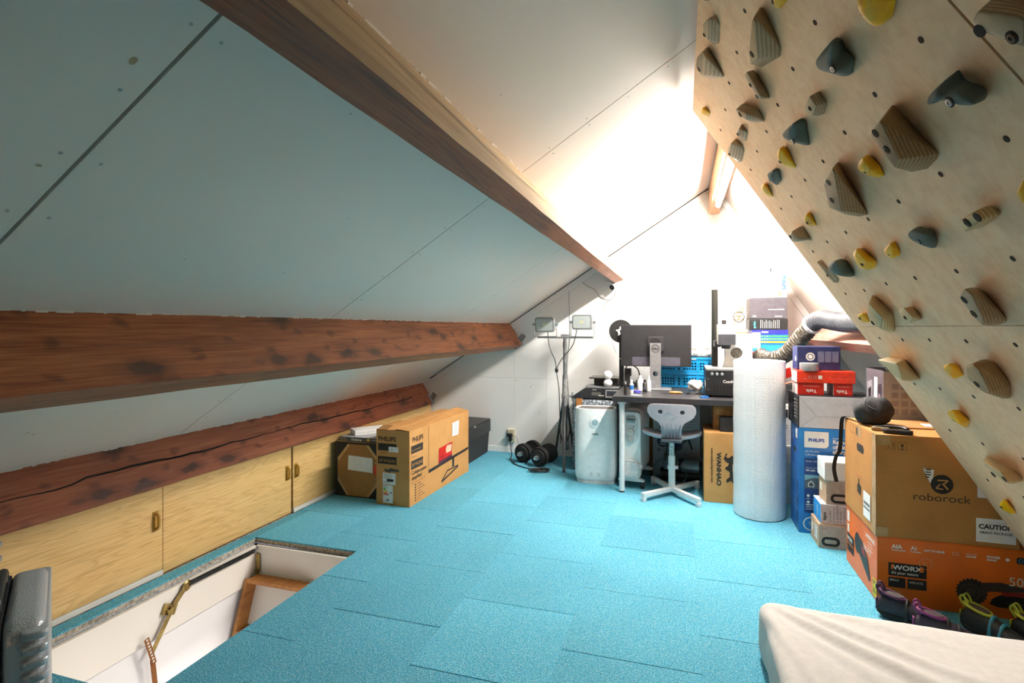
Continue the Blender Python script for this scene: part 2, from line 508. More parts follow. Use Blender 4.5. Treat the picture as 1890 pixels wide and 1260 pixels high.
def carton(name, label, cat, loc, size, mat, rz=0.0, group=None, tape=M_TAPE, flaps=True, side_mats=None, tape_axis='x', bevel=0.003):
    """cardboard box: body, top flaps with a gap, tape over the seam; returns root and its Print"""
    sx, sy, sz = size
    root = thing(name, label, cat, loc, rz, group)
    ft = 0.003
    b = MB().span((-sx / 2, -sy / 2, 0), (sx / 2, sy / 2, sz - (ft if flaps else 0)))
    b.bevel(bevel, 2)
    o = b.obj('body', mat if not side_mats else [mat] + [m for _, m in side_mats], root)
    if side_mats:
        for k, (f, m) in enumerate(side_mats):
            d = {'front': (0, -1, 0), 'left': (-1, 0, 0), 'right': (1, 0, 0), 'top': (0, 0, 1), 'back': (0, 1, 0)}[f]
            for p in o.data.polygons:
                if p.normal.dot(Vector(d)) > 0.9: p.material_index = k + 1
    if flaps:
        top = mat
        if side_mats:
            for f, m in side_mats:
                if f == 'top': top = m
        g = 0.002
        if tape_axis == 'x':
            for sgn in (-1, 1):
                MB().span((-sx / 2 + .001, min(sgn * g, sgn * (sy / 2 - .001)), sz - ft), (sx / 2 - .001, max(sgn * g, sgn * (sy / 2 - .001)), sz)).obj('flap', top, root)
        else:
            for sgn in (-1, 1):
                MB().span((min(sgn * g, sgn * (sx / 2 - .001)), -sy / 2 + .001, sz - ft), (max(sgn * g, sgn * (sx / 2 - .001)), sy / 2 - .001, sz)).obj('flap', top, root)
        if tape:
            w = 0.025
            m = MB()
            if tape_axis == 'x':
                m.span((-sx / 2 - .0006, -w, sz), (sx / 2 + .0006, w, sz + .0006))
                for sg in (-1, 1): m.span((sg * sx / 2 - .0008, -w, sz - .06), (sg * sx / 2 + .0008, w, sz))
            else:
                m.span((-w, -sy / 2 - .0006, sz), (w, sy / 2 + .0006, sz + .0006))
                for sg in (-1, 1): m.span((-w, sg * sy / 2 - .0008, sz - .06), (w, sg * sy / 2 + .0008, sz))
            m.obj('packing_tape', tape, root)
    return root, Print(root, size)
# ------------------------------------------------------------------ the attic shell
YE, YB = 5.33, -4.50            # end gable, gable behind the camera
KX = -2.575                     # knee wall
HX0, HX1, HY0, HY1 = -2.49, -1.78, 1.41, 2.70   # floor hatch
RX, RZ = 0.289, 2.607           # ridge
SL, SR = 0.647, 1.54            # roof pitches
def zl(x): return 2.42 + SL * x
def zr(x): return RZ - SR * (x - RX)
NL = Vector((SL, 0, -1)).normalized()      # left slope, into the room
NRm = Vector((-SR, 0, -1)).normalized()    # right slope, into the room

# floor slab with the hatch opening, carpet tiles on it
fl = MB()
T = 0.009
for lo, hi in (((-2.75, YB, -0.034), (HX0, YE, -T)), ((HX1, YB, -0.034), (2.1, YE, -T)), ((HX0, YB, -0.034), (HX1, HY0, -T)), ((HX0, HY1, -0.034), (HX1, YE, -T))):
    fl.span(lo, hi)
M_CHIP = pm('#b3aca0', 0.95, var=0.22, scale=60, bump=0.6, name='rough_chipboard')
floor = struct(fl.obj('floor', M_CHIP))
TS = 0.529
def tile(x0, x1, y0, y1):
    if x1 - x0 < 0.01 or y1 - y0 < 0.01: return
    key = (round(x1 - x0, 3), round(y1 - y0, 3))
    if key not in tile.cache:
        m = MB().span((0, 0, 0), (key[0], key[1], T))
        m.bevel(0.0009, 1)
        tile.cache[key] = m.mesh('carpet_tile'); tile.cache[key].materials.append(M_CARPET)
    o = bpy.data.objects.new('carpet_tile', tile.cache[key]); COL.objects.link(o)
    o.parent = floor; o.location = (x0, y0, -T + random.uniform(-0.0006, 0.0004))
tile.cache = {}
def minus(r, h):
    x0, x1, y0, y1 = r; a0, a1, b0, b1 = h
    if x1 <= a0 or x0 >= a1 or y1 <= b0 or y0 >= b1: return [r]
    out = []
    if x0 < a0: out.append((x0, a0, y0, y1))
    if x1 > a1: out.append((a1, x1, y0, y1))
    xa, xb = max(x0, a0), min(x1, a1)
    if y0 < b0: out.append((xa, xb, y0, b0))
    if y1 > b1: out.append((xa, xb, b1, y1))
    return out
gx, gy = 0.0001, 0.0013
for ci in range(-4, 6):
    x0 = -0.456 + TS * ci; x1 = x0 + TS
    off = 2.12 if ci % 2 == 0 else 2.39
    x0c, x1c = max(x0, KX + 0.012), min(x1, 1.97)
    if x1c - x0c < 0.02: continue
    for rj in range(-13, 8):
        y0 = off + 0.54 * rj; y1 = y0 + 0.54
        y0c, y1c = max(y0, YB), min(y1, YE)
        if y1c - y0c < 0.02: continue
        for r in minus((x0c + gx, x1c - gx, y0c + gy, y1c - gy), (HX0, HX1, HY0, HY1)):
            tile(*r)

# roof slopes: boards with open joints over a dark backing
def roof_side(name, xa, xb, zf, nrm, seams, gaps):
    root = empty_struct(name)
    off = -nrm * 0.013
    ys = [YB] + seams + [YE - 0.006]
    for i in range(len(ys) - 1):
        y0 = ys[i] + (gaps[i - 1] / 2 if i else 0); y1 = ys[i + 1] - (gaps[i] / 2 if i < len(gaps) else 0)
        q = [(xa, y0, zf(xa)), (xb, y0, zf(xb)), (xb, y1, zf(xb)), (xa, y1, zf(xa))]
        MB().slab(q, off).obj('ceiling_panel', M_ROOF, root)
    q = [(xa - .02, YB, zf(xa - .02)), (xb + .02, YB, zf(xb + .02)), (xb + .02, YE + .02, zf(xb + .02)), (xa - .02, YE + .02, zf(xa - .02))]
    MB().slab([Vector(p) - nrm * 0.0131 for p in q], -nrm * 0.05).obj('backing', M_GAP, root)
    return root
seamsL = [-0.72, 0.82, 2.337, 3.93]
cl = roof_side('ceiling_left', -2.80, RX, zl, NL, seamsL, [0.005, 0.009, 0.0065, 0.003])
cr = roof_side('ceiling_right', RX, 1.985, zr, NRm, [-0.7, 0.9, 2.4, 3.95], [0.003] * 4)
sh = MB()
for ys in (0.785, 0.86, 2.30, 2.375, 3.90, 3.965, 1.27, 1.70, 2.80, 3.25, 4.4, 4.85):
    joint = ys in (0.785, 0.86, 2.30, 2.375, 3.90, 3.965)
    x = -2.6 + (0.07 if joint else 0)
    while x < 0.2:
        p = Vector((x, ys + random.uniform(-.008, .008), zl(x))) + NL * 0.0004
        if random.random() < (0.9 if joint else 0.6): sh.disc(p, NL, 0.0042 if joint else 0.0026, 8, 0.0008)
        x += 0.165 if joint else 0.29
o = sh.obj('screw_heads', pm('#b3b0aa', 0.5, 0.2), cl); o['kind'] = 'stuff'
# two yellowish stains and a patch on the old paint
st = MB()
for (x, y, a, b) in ((-0.985, 0.76, .006, .010), (-1.25, 0.765, .006, .004), (-2.38, 1.42, .008, .003), (-2.40, 1.45, .008, .003)):
    p = Vector((x, y, zl(x))) + NL * 0.0006
    t = Vector((0, 1, 0)); u = t.cross(NL)
    st.flat([p + t * a * math.cos(k * PI / 5) * (1 + .2 * (k % 2)) + u * b * math.sin(k * PI / 5) for k in range(10)])
st.obj('stain', pm('#b9a27d', 0.8), cl)

# gable walls
def clip(poly, f):
    out = []
    for i in range(len(poly)):
        a, b = poly[i], poly[(i + 1) % len(poly)]
        fa, fb = f(a), f(b)
        if fa >= 0: out.append(a)
        if (fa >= 0) != (fb >= 0):
            t = fa / (fa - fb); out.append((a[0] + (b[0] - a[0]) * t, a[1] + (b[1] - a[1]) * t))
    return out
GABLE = [(-2.80, -0.05), (2.05, -0.05), (1.985, zr(1.985)), (RX, RZ), (-2.80, zl(-2.80))]
wall_end = empty_struct('wall_back')
xs = [-2.80, -1.64, -1.30, -0.06, 0.86, 2.1]; zs = [-0.05, 0.765, 2.7]
for i in range(5):
    for j in range(2):
        p = GABLE
        g = 0.0006
        for f in (lambda q: q[0] - xs[i] - g, lambda q: xs[i + 1] - q[0] - g, lambda q: q[1] - zs[j] - g, lambda q: zs[j + 1] - q[1] - g):
            p = clip(p, f)
            if len(p) < 3: break
        if len(p) >= 3:
            MB().slab([(x, YE, z) for x, z in p], (0, 0.012, 0)).obj('wall_panel', M_WALL, wall_end)
MB().slab([(x, YE + 0.0121, z) for x, z in GABLE], (0, 0.06, 0)).obj('backing', pm('#8f8b84', 0.9), wall_end)
# paint chips on the end wall
ch = MB()
for (x, z) in ((-1.55, .55), (-1.50, .545), (-1.42, .42), (-1.38, .415), (-1.37, .425), (-1.47, .68), (-1.45, .70), (-1.62, .74), (-0.02, 1.45), (0.1, 1.9), (-0.3, 1.8), (0.45, 1.62)):
    ch.flat([(x + .012 * random.random() * math.cos(k) , YE - .0006, z + .007 * random.random() * math.sin(k)) for k in (0.2, 1.4, 2.6, 3.9, 5.2)])
ch.obj('paint_chip', pm('#a8a098', 0.9), wall_end)
# wooden slat where the steep slope meets the gable, skirting, sticker under the ridge
def strip(name, p0, p1, w, t, mat, parent=None, up=(0, 1, 0)):
    p0, p1 = Vector(p0), Vector(p1); d = (p1 - p0).normalized(); s = d.cross(Vector(up)).normalized()
    return MB().slab([p0 - s * w / 2, p0 + s * w / 2, p1 + s * w / 2, p1 - s * w / 2], Vector(up) * t).obj(name, mat, parent)
o = strip('trim_1', Vector((RX + .07, YE - .022, zr(RX + .07) - .05)), Vector((1.60, YE - .022, zr(1.60) - .05)), 0.05, 0.0215, M_WALL); struct(o)
strip('shadow_gap', Vector((-2.6, YE - .0012, zl(-2.6) - .006)), Vector((RX - .05, YE - .0012, zl(RX - .05) - .006)), 0.011, 0.001, M_GAP, wall_end)
strip('shadow_gap', Vector((RX + .05, YE - .0012, zr(RX + .05) - .004)), Vector((1.7, YE - .0012, zr(1.7) - .004)), 0.005, 0.001, pm('#8a7a66', .9), wall_end)
o = strip('trim_2', Vector((-2.5, YE - .016, zl(-2.5) - .045)), Vector((RX - .07, YE - .016, zl(RX - .07) - .045)), 0.055, 0.0155, M_WALL); struct(o)
o = MB().span((KX + .03, YE - 0.012, 0), (1.9, YE - .0002, 0.055)).obj('baseboard_back', M_WALL); struct(o)
o = MB().span((0.13, YE - .0012, 2.37), (0.175, YE - .0002, 2.455)).obj('paper_sticker', M_WPAPER)
tag(o, 'small pale paper sticker on gable wall beside ridge beam end', 'sticker')

# gable behind the camera, with an added box around the fill light
struct(MB().slab([(x, YB, z) for x, z in GABLE], (0, -.1, 0)).obj('wall_front', M_WALL))
wl_ = thing('fill_light_box', 'added box around the fill light on the gable behind the camera', 'lamp', (-0.3, YB, 1.5))
MB().box((0, .04, 0), (.98, .08, .38)).obj('housing', M_WPLAST, wl_, bevel=.01)
MB().box((0, .083, 0), (.9, .006, .3)).obj('diffuser', M_WPAPER, wl_, bevel=.002)

# knee wall: backing, three cupboard doors with handles, plinth strip
kw = MB().span((KX - 0.06, YB, -0.05), (KX - 0.021, YE, 0.468))
struct(kw.obj('wall_left', pm('#5a2f1c', 0.7)))
def hook_handle(parent, y, z):
    p = [(0.0, 0, -.040), (0.016, 0, -.036), (0.024, 0, -.022), (0.024, 0, .022), (0.016, 0, .036), (0.0, 0, .040)]
    m = MB().tube(smooth_path([(KX + a, y + b, z + c) for a, b, c in p], 4), 0.0075, 8)
    m.box((KX + .002, y, z), (.004, .03, .10))
    m.obj('handle', pm('#b08637', 0.35, name='tan_plastic'), parent, smooth=50)
def kdoor(n, y0, y1, hy, hz, z0=0.028):
    m = MB().span((KX - 0.02, y0, z0), (KX, y1, 0.47)); m.bevel(0.0015, 1)
    d = struct(m.obj('door_%d' % n, M_OAK))
    if hy is not None: hook_handle(d, hy, hz)
    return d
kdoor(1, 1.05, 2.1455, 2.105, 0.29)
kdoor(2, 2.1485, 3.118, 3.075, 0.288, 0.004)
kdoor(3, 3.138, 4.10, 3.165, 0.285)
kdoor(4, 4.104, YE - 0.02, None, None)
kdoor(5, YB, 1.046, None, None)
o = MB().span((KX - 0.02, 3.138, 0), (KX + 0.006, YE - .02, 0.026)).obj('baseboard_left', M_WHITE); struct(o)
o = MB().span((KX - 0.02, YB, 0), (KX + 0.004, 2.1455, 0.026)).obj('trim_3', M_WHITE); struct(o)

# purlins and ridge beam
def beam(name, A, nrm, d, dn, w, y0, y1, mats, label, jit=0.0016, seg=46):
    """A = uphill edge on the slope (x, z); nrm into the room; dn downhill"""
    A = Vector((A[0], 0, A[1])); pts = [A - nrm * .03, A + nrm * d, A + nrm * d + dn * w, A + dn * w - nrm * .03]
    b = bmesh.new(); rings = []
    for i in range(seg + 1):
        y = y0 + (y1 - y0) * i / seg
        rings.append([b.verts.new(p + Vector((random.uniform(-jit, jit), y, random.uniform(-jit, jit)))) for p in pts])
    for i in range(seg):
        for k in range(4):
            f = b.faces.new((rings[i][k], rings[i][(k + 1) % 4], rings[i + 1][(k + 1) % 4], rings[i + 1][k]))
            f.material_index = (0, 1, 2, 0)[k]
    f = b.faces.new(rings[0][::-1]); f.material_index = 1
    f = b.faces.new(rings[-1]); f.material_index = 1
    es = [e for e in b.edges if len(e.link_faces) == 2 and e.calc_face_angle(0) > R(50)]
    bmesh.ops.bevel(b, geom=es, offset=0.004, segments=1, affect='EDGES')
    bmesh.ops.recalc_face_normals(b, faces=b.faces[:])
    me = bpy.data.meshes.new(name); b.to_mesh(me); b.free()
    o = mobj(name, me, list(mats)); struct(o); o['label'] = label
    return o
DL = Vector((-1, 0, -SL)).normalized(); DR = Vector((1, 0, -SR)).normalized()
bu = beam('beam_upper', (-0.685, zl(-0.685)), NL, 0.275, DL, 0.075, YB, YE, (M_RAW, M_BEAM_DK, M_BEAM_DK), 'upper purlin, pale raw side and dark stained underside')
bm_ = beam('beam_middle', (-1.69, zl(-1.69)), NL, 0.255, DL, 0.085, YB, YE, (M_BEAM, M_BEAM_DK, M_BEAM_DK), 'middle brown stained purlin with dark knots')
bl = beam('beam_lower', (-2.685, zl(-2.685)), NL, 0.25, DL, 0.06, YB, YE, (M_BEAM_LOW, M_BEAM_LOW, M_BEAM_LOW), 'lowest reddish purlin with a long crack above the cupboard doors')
br = beam('beam_side', (1.14, zr(1.14)), NRm, 0.20, DR, 0.06, YB, YE, (M_PINK, M_PINK, M_PINK), 'pinkish purlin on the steep slope under the flexible hose')
b = MB().span((0.240, YB, 2.33), (0.328, YE, 2.55)); b.bevel(.003, 1)
o = struct(b.obj('beam_ridge', M_RIDGE)); o['label'] = 'ridge beam carrying the fluorescent tube'
# white paint crumbs along the roof line of the beams
for bobj, x0 in ((bu, -0.685), (bm_, -1.69), (bl, -2.685)):
    m = MB(); A = Vector((x0, 0, zl(x0)))
    for i in range(90):
        y = random.uniform(0.6, YE - .3); L = random.uniform(.006, .05); h = random.uniform(.001, .004)
        p = A + Vector((0, y, 0)) + NL * (h * .5) + Vector((.0012, 0, .0012))
        m.box(p, (.003, L, h * 2), rot=(0, math.atan(SL), 0))
    m.obj('paint_crumbs', M_ROOF, bobj)['kind'] = 'stuff'
# long crack in the low beam, knots cut proud of nothing: thin dark wedges in the face
def crack(parent, A, nrm, up, path, wid):
    m = MB(); pts = []
    for y, d, w in path: w *= 1.15; pts.append((Vector((A[0], y, A[1])) + nrm * d + up * 0.0042, w))
    for (p, w), (q, v) in zip(pts, pts[1:]):
        m.flat([p - nrm * w, q - nrm * v, q + nrm * v, p + nrm * w])
    m.obj('crack', pm('#0f0605', 0.9), parent)
UPL = -DL
path = []; y = 0.4; d = 0.135
while y < 5.0:
    path.append((y, d, 0.0016 + 0.0032 * abs(math.sin(y * 2.1)))); y += 0.07
    d += random.uniform(-.006, .006) + (-.012 if random.random() < .06 else 0) + (0.13 - d) * .08
crack(bl, (-2.685, zl(-2.685)), NL, UPL, path, .003)
path = [(y / 100, 0.10 + .012 * math.sin(y / 23) + .05 * max(0, (y - 60) / 450), .0012 + .0022 * abs(math.sin(y / 31))) for y in range(-50, 500, 6)]
crack(bu, (-0.685, zl(-0.685)), NL, UPL, path, .003)
# steel joist hangers on the purlin ends
def hanger(parent, x0, d, w, yend):
    A = Vector((x0, 0, zl(x0)))
    m = MB()
    P = [A + NL * (d - .11), A + NL * (d + .004), A + NL * (d + .004) + DL * (w + .004), A + NL * (d - .11) + DL * (w + .004)]
    for k in range(3):
        a, c = P[k], P[k + 1]
        n2 = [UPL, NL, DL][k]
        m.slab([a + Vector((0, yend - .045, 0)), c + Vector((0, yend - .045, 0)), c + Vector((0, yend, 0)), a + Vector((0, yend, 0))], n2 * 0.002)
    q = A + NL * (d - .06) + UPL * .022
    m.box((q.x, yend + .001, q.z), (.055, .003, .09), rot=(0, math.atan(SL), 0))
    m.obj('joist_hanger', M_GALV, parent)
hanger(bm_, -1.69, .255, .085, YE - .003)
hanger(bl, -2.685, .25, .06, YE - .003)

# ------------------------------------------------------------------ hatch, shaft and the landing below
LZ = -0.24
lin_t = 0.018
sh = empty_struct('hatch_lining', (0, 0, 0)); sh['label'] = 'white lining boards of the loft hatch shaft'
MB().span((HX0 + .022, HY0, LZ), (HX0 + .022 + lin_t, HY1 - .022, -0.032)).obj('lining_board', M_WHITE, sh, bevel=.001)
MB().span((HX1 - .022 - lin_t, HY0, LZ), (HX1 - .022, HY1 - .022, -0.032)).obj('lining_board', M_WHITE, sh, bevel=.001)
MB().span((HX0 + .022, HY1 - .022 - lin_t, LZ), (HX1 - .022, HY1 - .022, -0.032)).obj('lining_board', M_WHITE, sh, bevel=.001)
MB().span((HX0 + .022, HY0 + .004, LZ), (HX1 - .022, HY0 + .004 + lin_t, -0.032)).obj('lining_board', M_WHITE, sh, bevel=.001)
for lo, hi in (((HX0 + .001, HY0, LZ + .02), (HX0 + .022, HY1, -.036)), ((HX1 - .022, HY0, LZ + .02), (HX1 - .001, HY1, -.036)), ((HX0, HY1 - .022, LZ + .02), (HX1, HY1 - .001, -.036))):
    MB().span(lo, hi).obj('mortar_joint', M_CHIP, sh)
MB().span((HX0 + .04, HY1 - .052, LZ), (HX1 - .04, HY1 - .040, LZ + .016)).obj('stop_bead', M_WHITE, sh)
# rooms below
lw = empty_struct('wall_landing'); BZ = -2.75
MB().span((HX0 + .012, 0.7, BZ), (HX0 + .021, 3.9, LZ)).obj('wall_panel', M_STUCCO, lw)
MB().span((HX0, 3.9, BZ), (-0.7, 3.95, LZ)).obj('wall_panel', M_STUCCO, lw)
MB().span((-0.7, 0.7, BZ), (-0.65, 3.95, LZ)).obj('wall_panel', M_STUCCO, lw)
MB().span((HX0, 0.65, BZ), (-0.65, 0.7, LZ)).obj('wall_panel', M_STUCCO, lw)
struct(MB().span((HX0, 0.65, BZ - .05), (-0.65, 3.95, BZ)).obj('floor_landing', pm('#a08a70', 0.6)))
lc = MB()
for lo, hi in (((HX1 - .022, 0.65, LZ), (-.65, 3.95, LZ + .02)), ((HX0, HY1 - .02, LZ), (HX1, 3.95, LZ + .02)), ((HX0, .65, LZ), (HX1, HY0 + .004, LZ + .02))): lc.span(lo, hi)
struct(lc.obj('ceiling_landing', M_STUCCO))
# loft ladder
lad = thing('loft_ladder', 'folding wooden loft ladder hanging in the open floor hatch', 'ladder', (0, 0, 0))
M_PINE = mat_beam('ladder_pine', '#8f5626', '#b97a3d', '#cf9450', '#6a3d1c', False, 0.5)
tp, bt = Vector((0, 2.60, -0.20)), Vector((0, 1.72, BZ + .02))
dd = (bt - tp).normalized(); nn = Vector((0, dd.z, -dd.y))
for x in (-2.43, -2.03):
    q = [tp + Vector((x - .011, 0, 0)) - nn * .04, tp + Vector((x - .011, 0, 0)) + nn * .04, bt + Vector((x - .011, 0, 0)) + nn * .04, bt + Vector((x - .011, 0, 0)) - nn * .04]
    MB().slab(q, (.022, 0, 0)).obj('stringer', M_PINE, lad, bevel=.003)
for i in range(9):
    c = tp + dd * (0.0 + i * 0.27)
    s = MB().box((-2.23, c.y, c.z), (.378, .085, .022))
    for k in range(4): s.box((-2.23, c.y - .03 + k * .02, c.z + .0115), (.37, .006, .003))
    s.obj('step', M_PINE, lad, bevel=.002)
m = MB().box((-2.43, 2.652, -.125), (.03, .006, .10)); m.box((-2.43, 2.644, -.20), (.02, .012, .06)); m.cyl((-2.44, 2.63, -.215), (-2.42, 2.65, -.215), .012)
m.obj('hinge_plate', M_BRASS, lad)
m = MB().box((-2.018, 2.42, -.60), (.006, .06, .11)); m.cyl((-2.018, 2.40, -.58), (-2.010, 2.40, -.58), .008); m.obj('hinge_plate', M_GALV, lad)
# the open trapdoor the ladder is fixed to
q = [tp + Vector((-2.46, .0, .03)) + nn * -.05, tp + Vector((-1.83, 0, .03)) + nn * -.05, tp + dd * 1.25 + Vector((-1.83, 0, .03)) + nn * -.05, tp + dd * 1.25 + Vector((-2.46, 0, .03)) + nn * -.05]
MB().slab(q, nn * -.018).obj('trapdoor', M_WHITE, lad, bevel=.002)
# spring arm on the lining
arm = thing('hatch_spring', 'coil spring and folding brass arm on the white hatch lining', 'spring', (0, 0, 0))
SX = HX0 + .022 + lin_t + .012
a, bq = Vector((SX, 2.63, -.052)), Vector((SX + .01, 2.175, -.040))
pts = []
N = 46
for i in range(N * 8 + 1):
    t = i / (N * 8); ang = 2 * PI * N * t; c = a.lerp(bq, t)
    pts.append(c + Vector((math.cos(ang) * .010, 0, math.sin(ang) * .010)))
MB().tube(pts, .0035, 5).obj('coil_spring', pm('#3a3c3f', 0.35, 0.8), arm, smooth=180)
m = MB().tube([a + Vector((-.008, .025, .01)), a], .003, 6); m.cyl((SX - .012, 2.652, -.048), (SX, 2.652, -.048), .006); m.obj('eye_screw', M_STEEL, arm)
def bar(p, q, w, t):
    p, q = Vector(p), Vector(q); d = (q - p).normalized(); s = d.cross(Vector((1, 0, 0))).normalized()
    return MB().slab([p - s * w / 2, p + s * w / 2, q + s * w / 2, q - s * w / 2], (t, 0, 0))
def px_(y, z, dx=0.0): return (SX + dx, y, z)
bar(px_(2.185, -.030), px_(2.09, -.115), .026, .004).obj('lever', M_BRASS, arm)
MB().lathe([(.024, 0), (.026, .004), (.02, .008)], (0, 0, 0), 16, Matrix.Translation((SX, 2.165, -.050)) @ Matrix.Rotation(R(90), 4, 'Y')).obj('pulley', M_BRASS, arm)
m = MB().box((SX - .005, 2.072, -.125), (.012, .075, .050), rot=(R(-25), 0, 0)); m.cyl((SX, 2.055, -.125), (SX + .012, 2.055, -.125), .007); m.cyl((SX, 2.09, -.135), (SX + .012, 2.09, -.135), .007); m.obj('pivot_bracket', M_BRASS, arm)
bar(px_(2.08, -.115, .008), px_(1.965, -.285, .008), .022, .004).obj('lever', M_BRASS, arm)
bar(px_(1.935, -.195, .014), px_(1.975, -.335, .014), .024, .003).obj('perforated_strip', pm('#8a5a34', 0.45, 0.7), arm)
for k in range(8):
    t = .06 + k * .12
    MB().cyl((SX + .0165, 1.935 + .04 * t, -.195 - .14 * t), (SX + .0178, 1.935 + .04 * t, -.195 - .14 * t), .0058, n=8).obj('strip_hole', pm('#d8d2c6', 0.8), arm)
bar(px_(1.968, -.31, .010), px_(2.01, -.70, .010), .024, .004).obj('lever', pm('#8a5a34', 0.45, 0.7), arm)

# ------------------------------------------------------------------ fluorescent tube under the ridge beam
tl = thing('tube_lamp', 'lit white fluorescent tube fixed under the ridge beam', 'lamp', (0.284, 4.73, 2.33))
e = NT('tube_glow'); e.p.inputs['Base Color'].default_value = (1, 1, 1, 1)
e.p.inputs['Emission Color'].default_value = (1.0, 0.95, 0.88, 1); e.p.inputs['Emission Strength'].default_value = TUBE_POWER
m = MB().cyl((0, -0.03, -.052), (0, -1.47, -.052), .018, n=20); m.obj('tube', e.m, tl, smooth=60)
m = MB().span((-.022, -1.5, -.026), (.022, 0, 0)); m.obj('batten', M_WPLAST, tl, bevel=.003)
for y in (-.015, -1.485):
    m = MB().cyl((0, y - .015, -.052), (0, y + .015, -.052), .019, n=20); m.span((-.015, y - .012, -.05), (.015, y + .012, -.02)); m.obj('end_cap', M_WPLAST, tl)
# ------------------------------------------------------------------ climbing wall
BO = Vector((0.052, 0, 2.37)); BD = Vector((1, 0, -1.509)).normalized(); BN = Vector((-1.509, 0, -1)).normalized(); BY = Vector((0, 1, 0))
BM = Matrix((BY, BD, BN)).transposed().to_4x4()     # local x = along the room, y = down the board, z = out of the board
def bpt(y, s, n=0.0): return BO + BY * y + BD * s + BN * n
wall = thing('climbing_wall', 'overhanging birch plywood climbing wall under the steep roof slope', 'climbing wall', (0, 0, 0))
wall.matrix_world = Matrix.Translation(BO) @ BM
YF, YM, YN = 2.862, 1.062, -0.75
for (y0, y1, s0, s1) in ((YM + .003, YF, 0, 1.300), (YM + .003, YF, 1.3015, 2.815), (YN, YM - .003, 0, 1.300), (YN, YM - .003, 1.3015, 2.815)):
    MB().span((y0, s0, -.018), (y1, s1, 0)).obj('board_panel', M_PLY, wall, bevel=.0008)
MB().span((YN, .02, -.022), (YF - .02, 2.80, -.0181)).obj('backing_strip', pm('#4a3a2a', 0.9), wall)
for y in (2.78, 2.0, 1.06, .2, -.6):
    MB().span((y - .025, .01, -.09), (y + .025, 2.81, -.0222)).obj('support_batten', M_RAW, wall, bevel=.002)
hb, rb = MB(), MB()
for i in range(-7, 8):
    y = 1.184 + .2465 * i
    if not YN + .05 < y < YF - .04: continue
    for j in range(0, 12):
        s = 0.217 + .228 * j
        off = 0.0
        yy = y + random.uniform(-.006, .006) + off; ss = s + random.uniform(-.005, .005)
        if ss > 2.75 or abs(ss - 1.30) < .03 or abs(yy - YM) < .03: continue
        hb.disc((yy, ss, .0005), (0, 0, 1), .0072, 10, .001)
        rb.lathe([(.0052, 0), (.0086, 0), (.0082, .0011), (.0056, .0013)], (yy, ss, 0.0001), 10) if random.random() < .18 else None
o = hb.obj('bolt_hole', pm('#3a2314', 0.9), wall); o['kind'] = 'stuff'
rb.b.free()
sm = MB()
for (u, w) in ((1.45, 1.44), (1.56, 1.42), (1.9, 1.5)):
    pts = [(u + .10 * math.cos(k) * (0.5 + random.random() * .5), w + .05 * math.sin(k) * (.5 + .5 * random.random())) for k in [i * .7 for i in range(9)]]

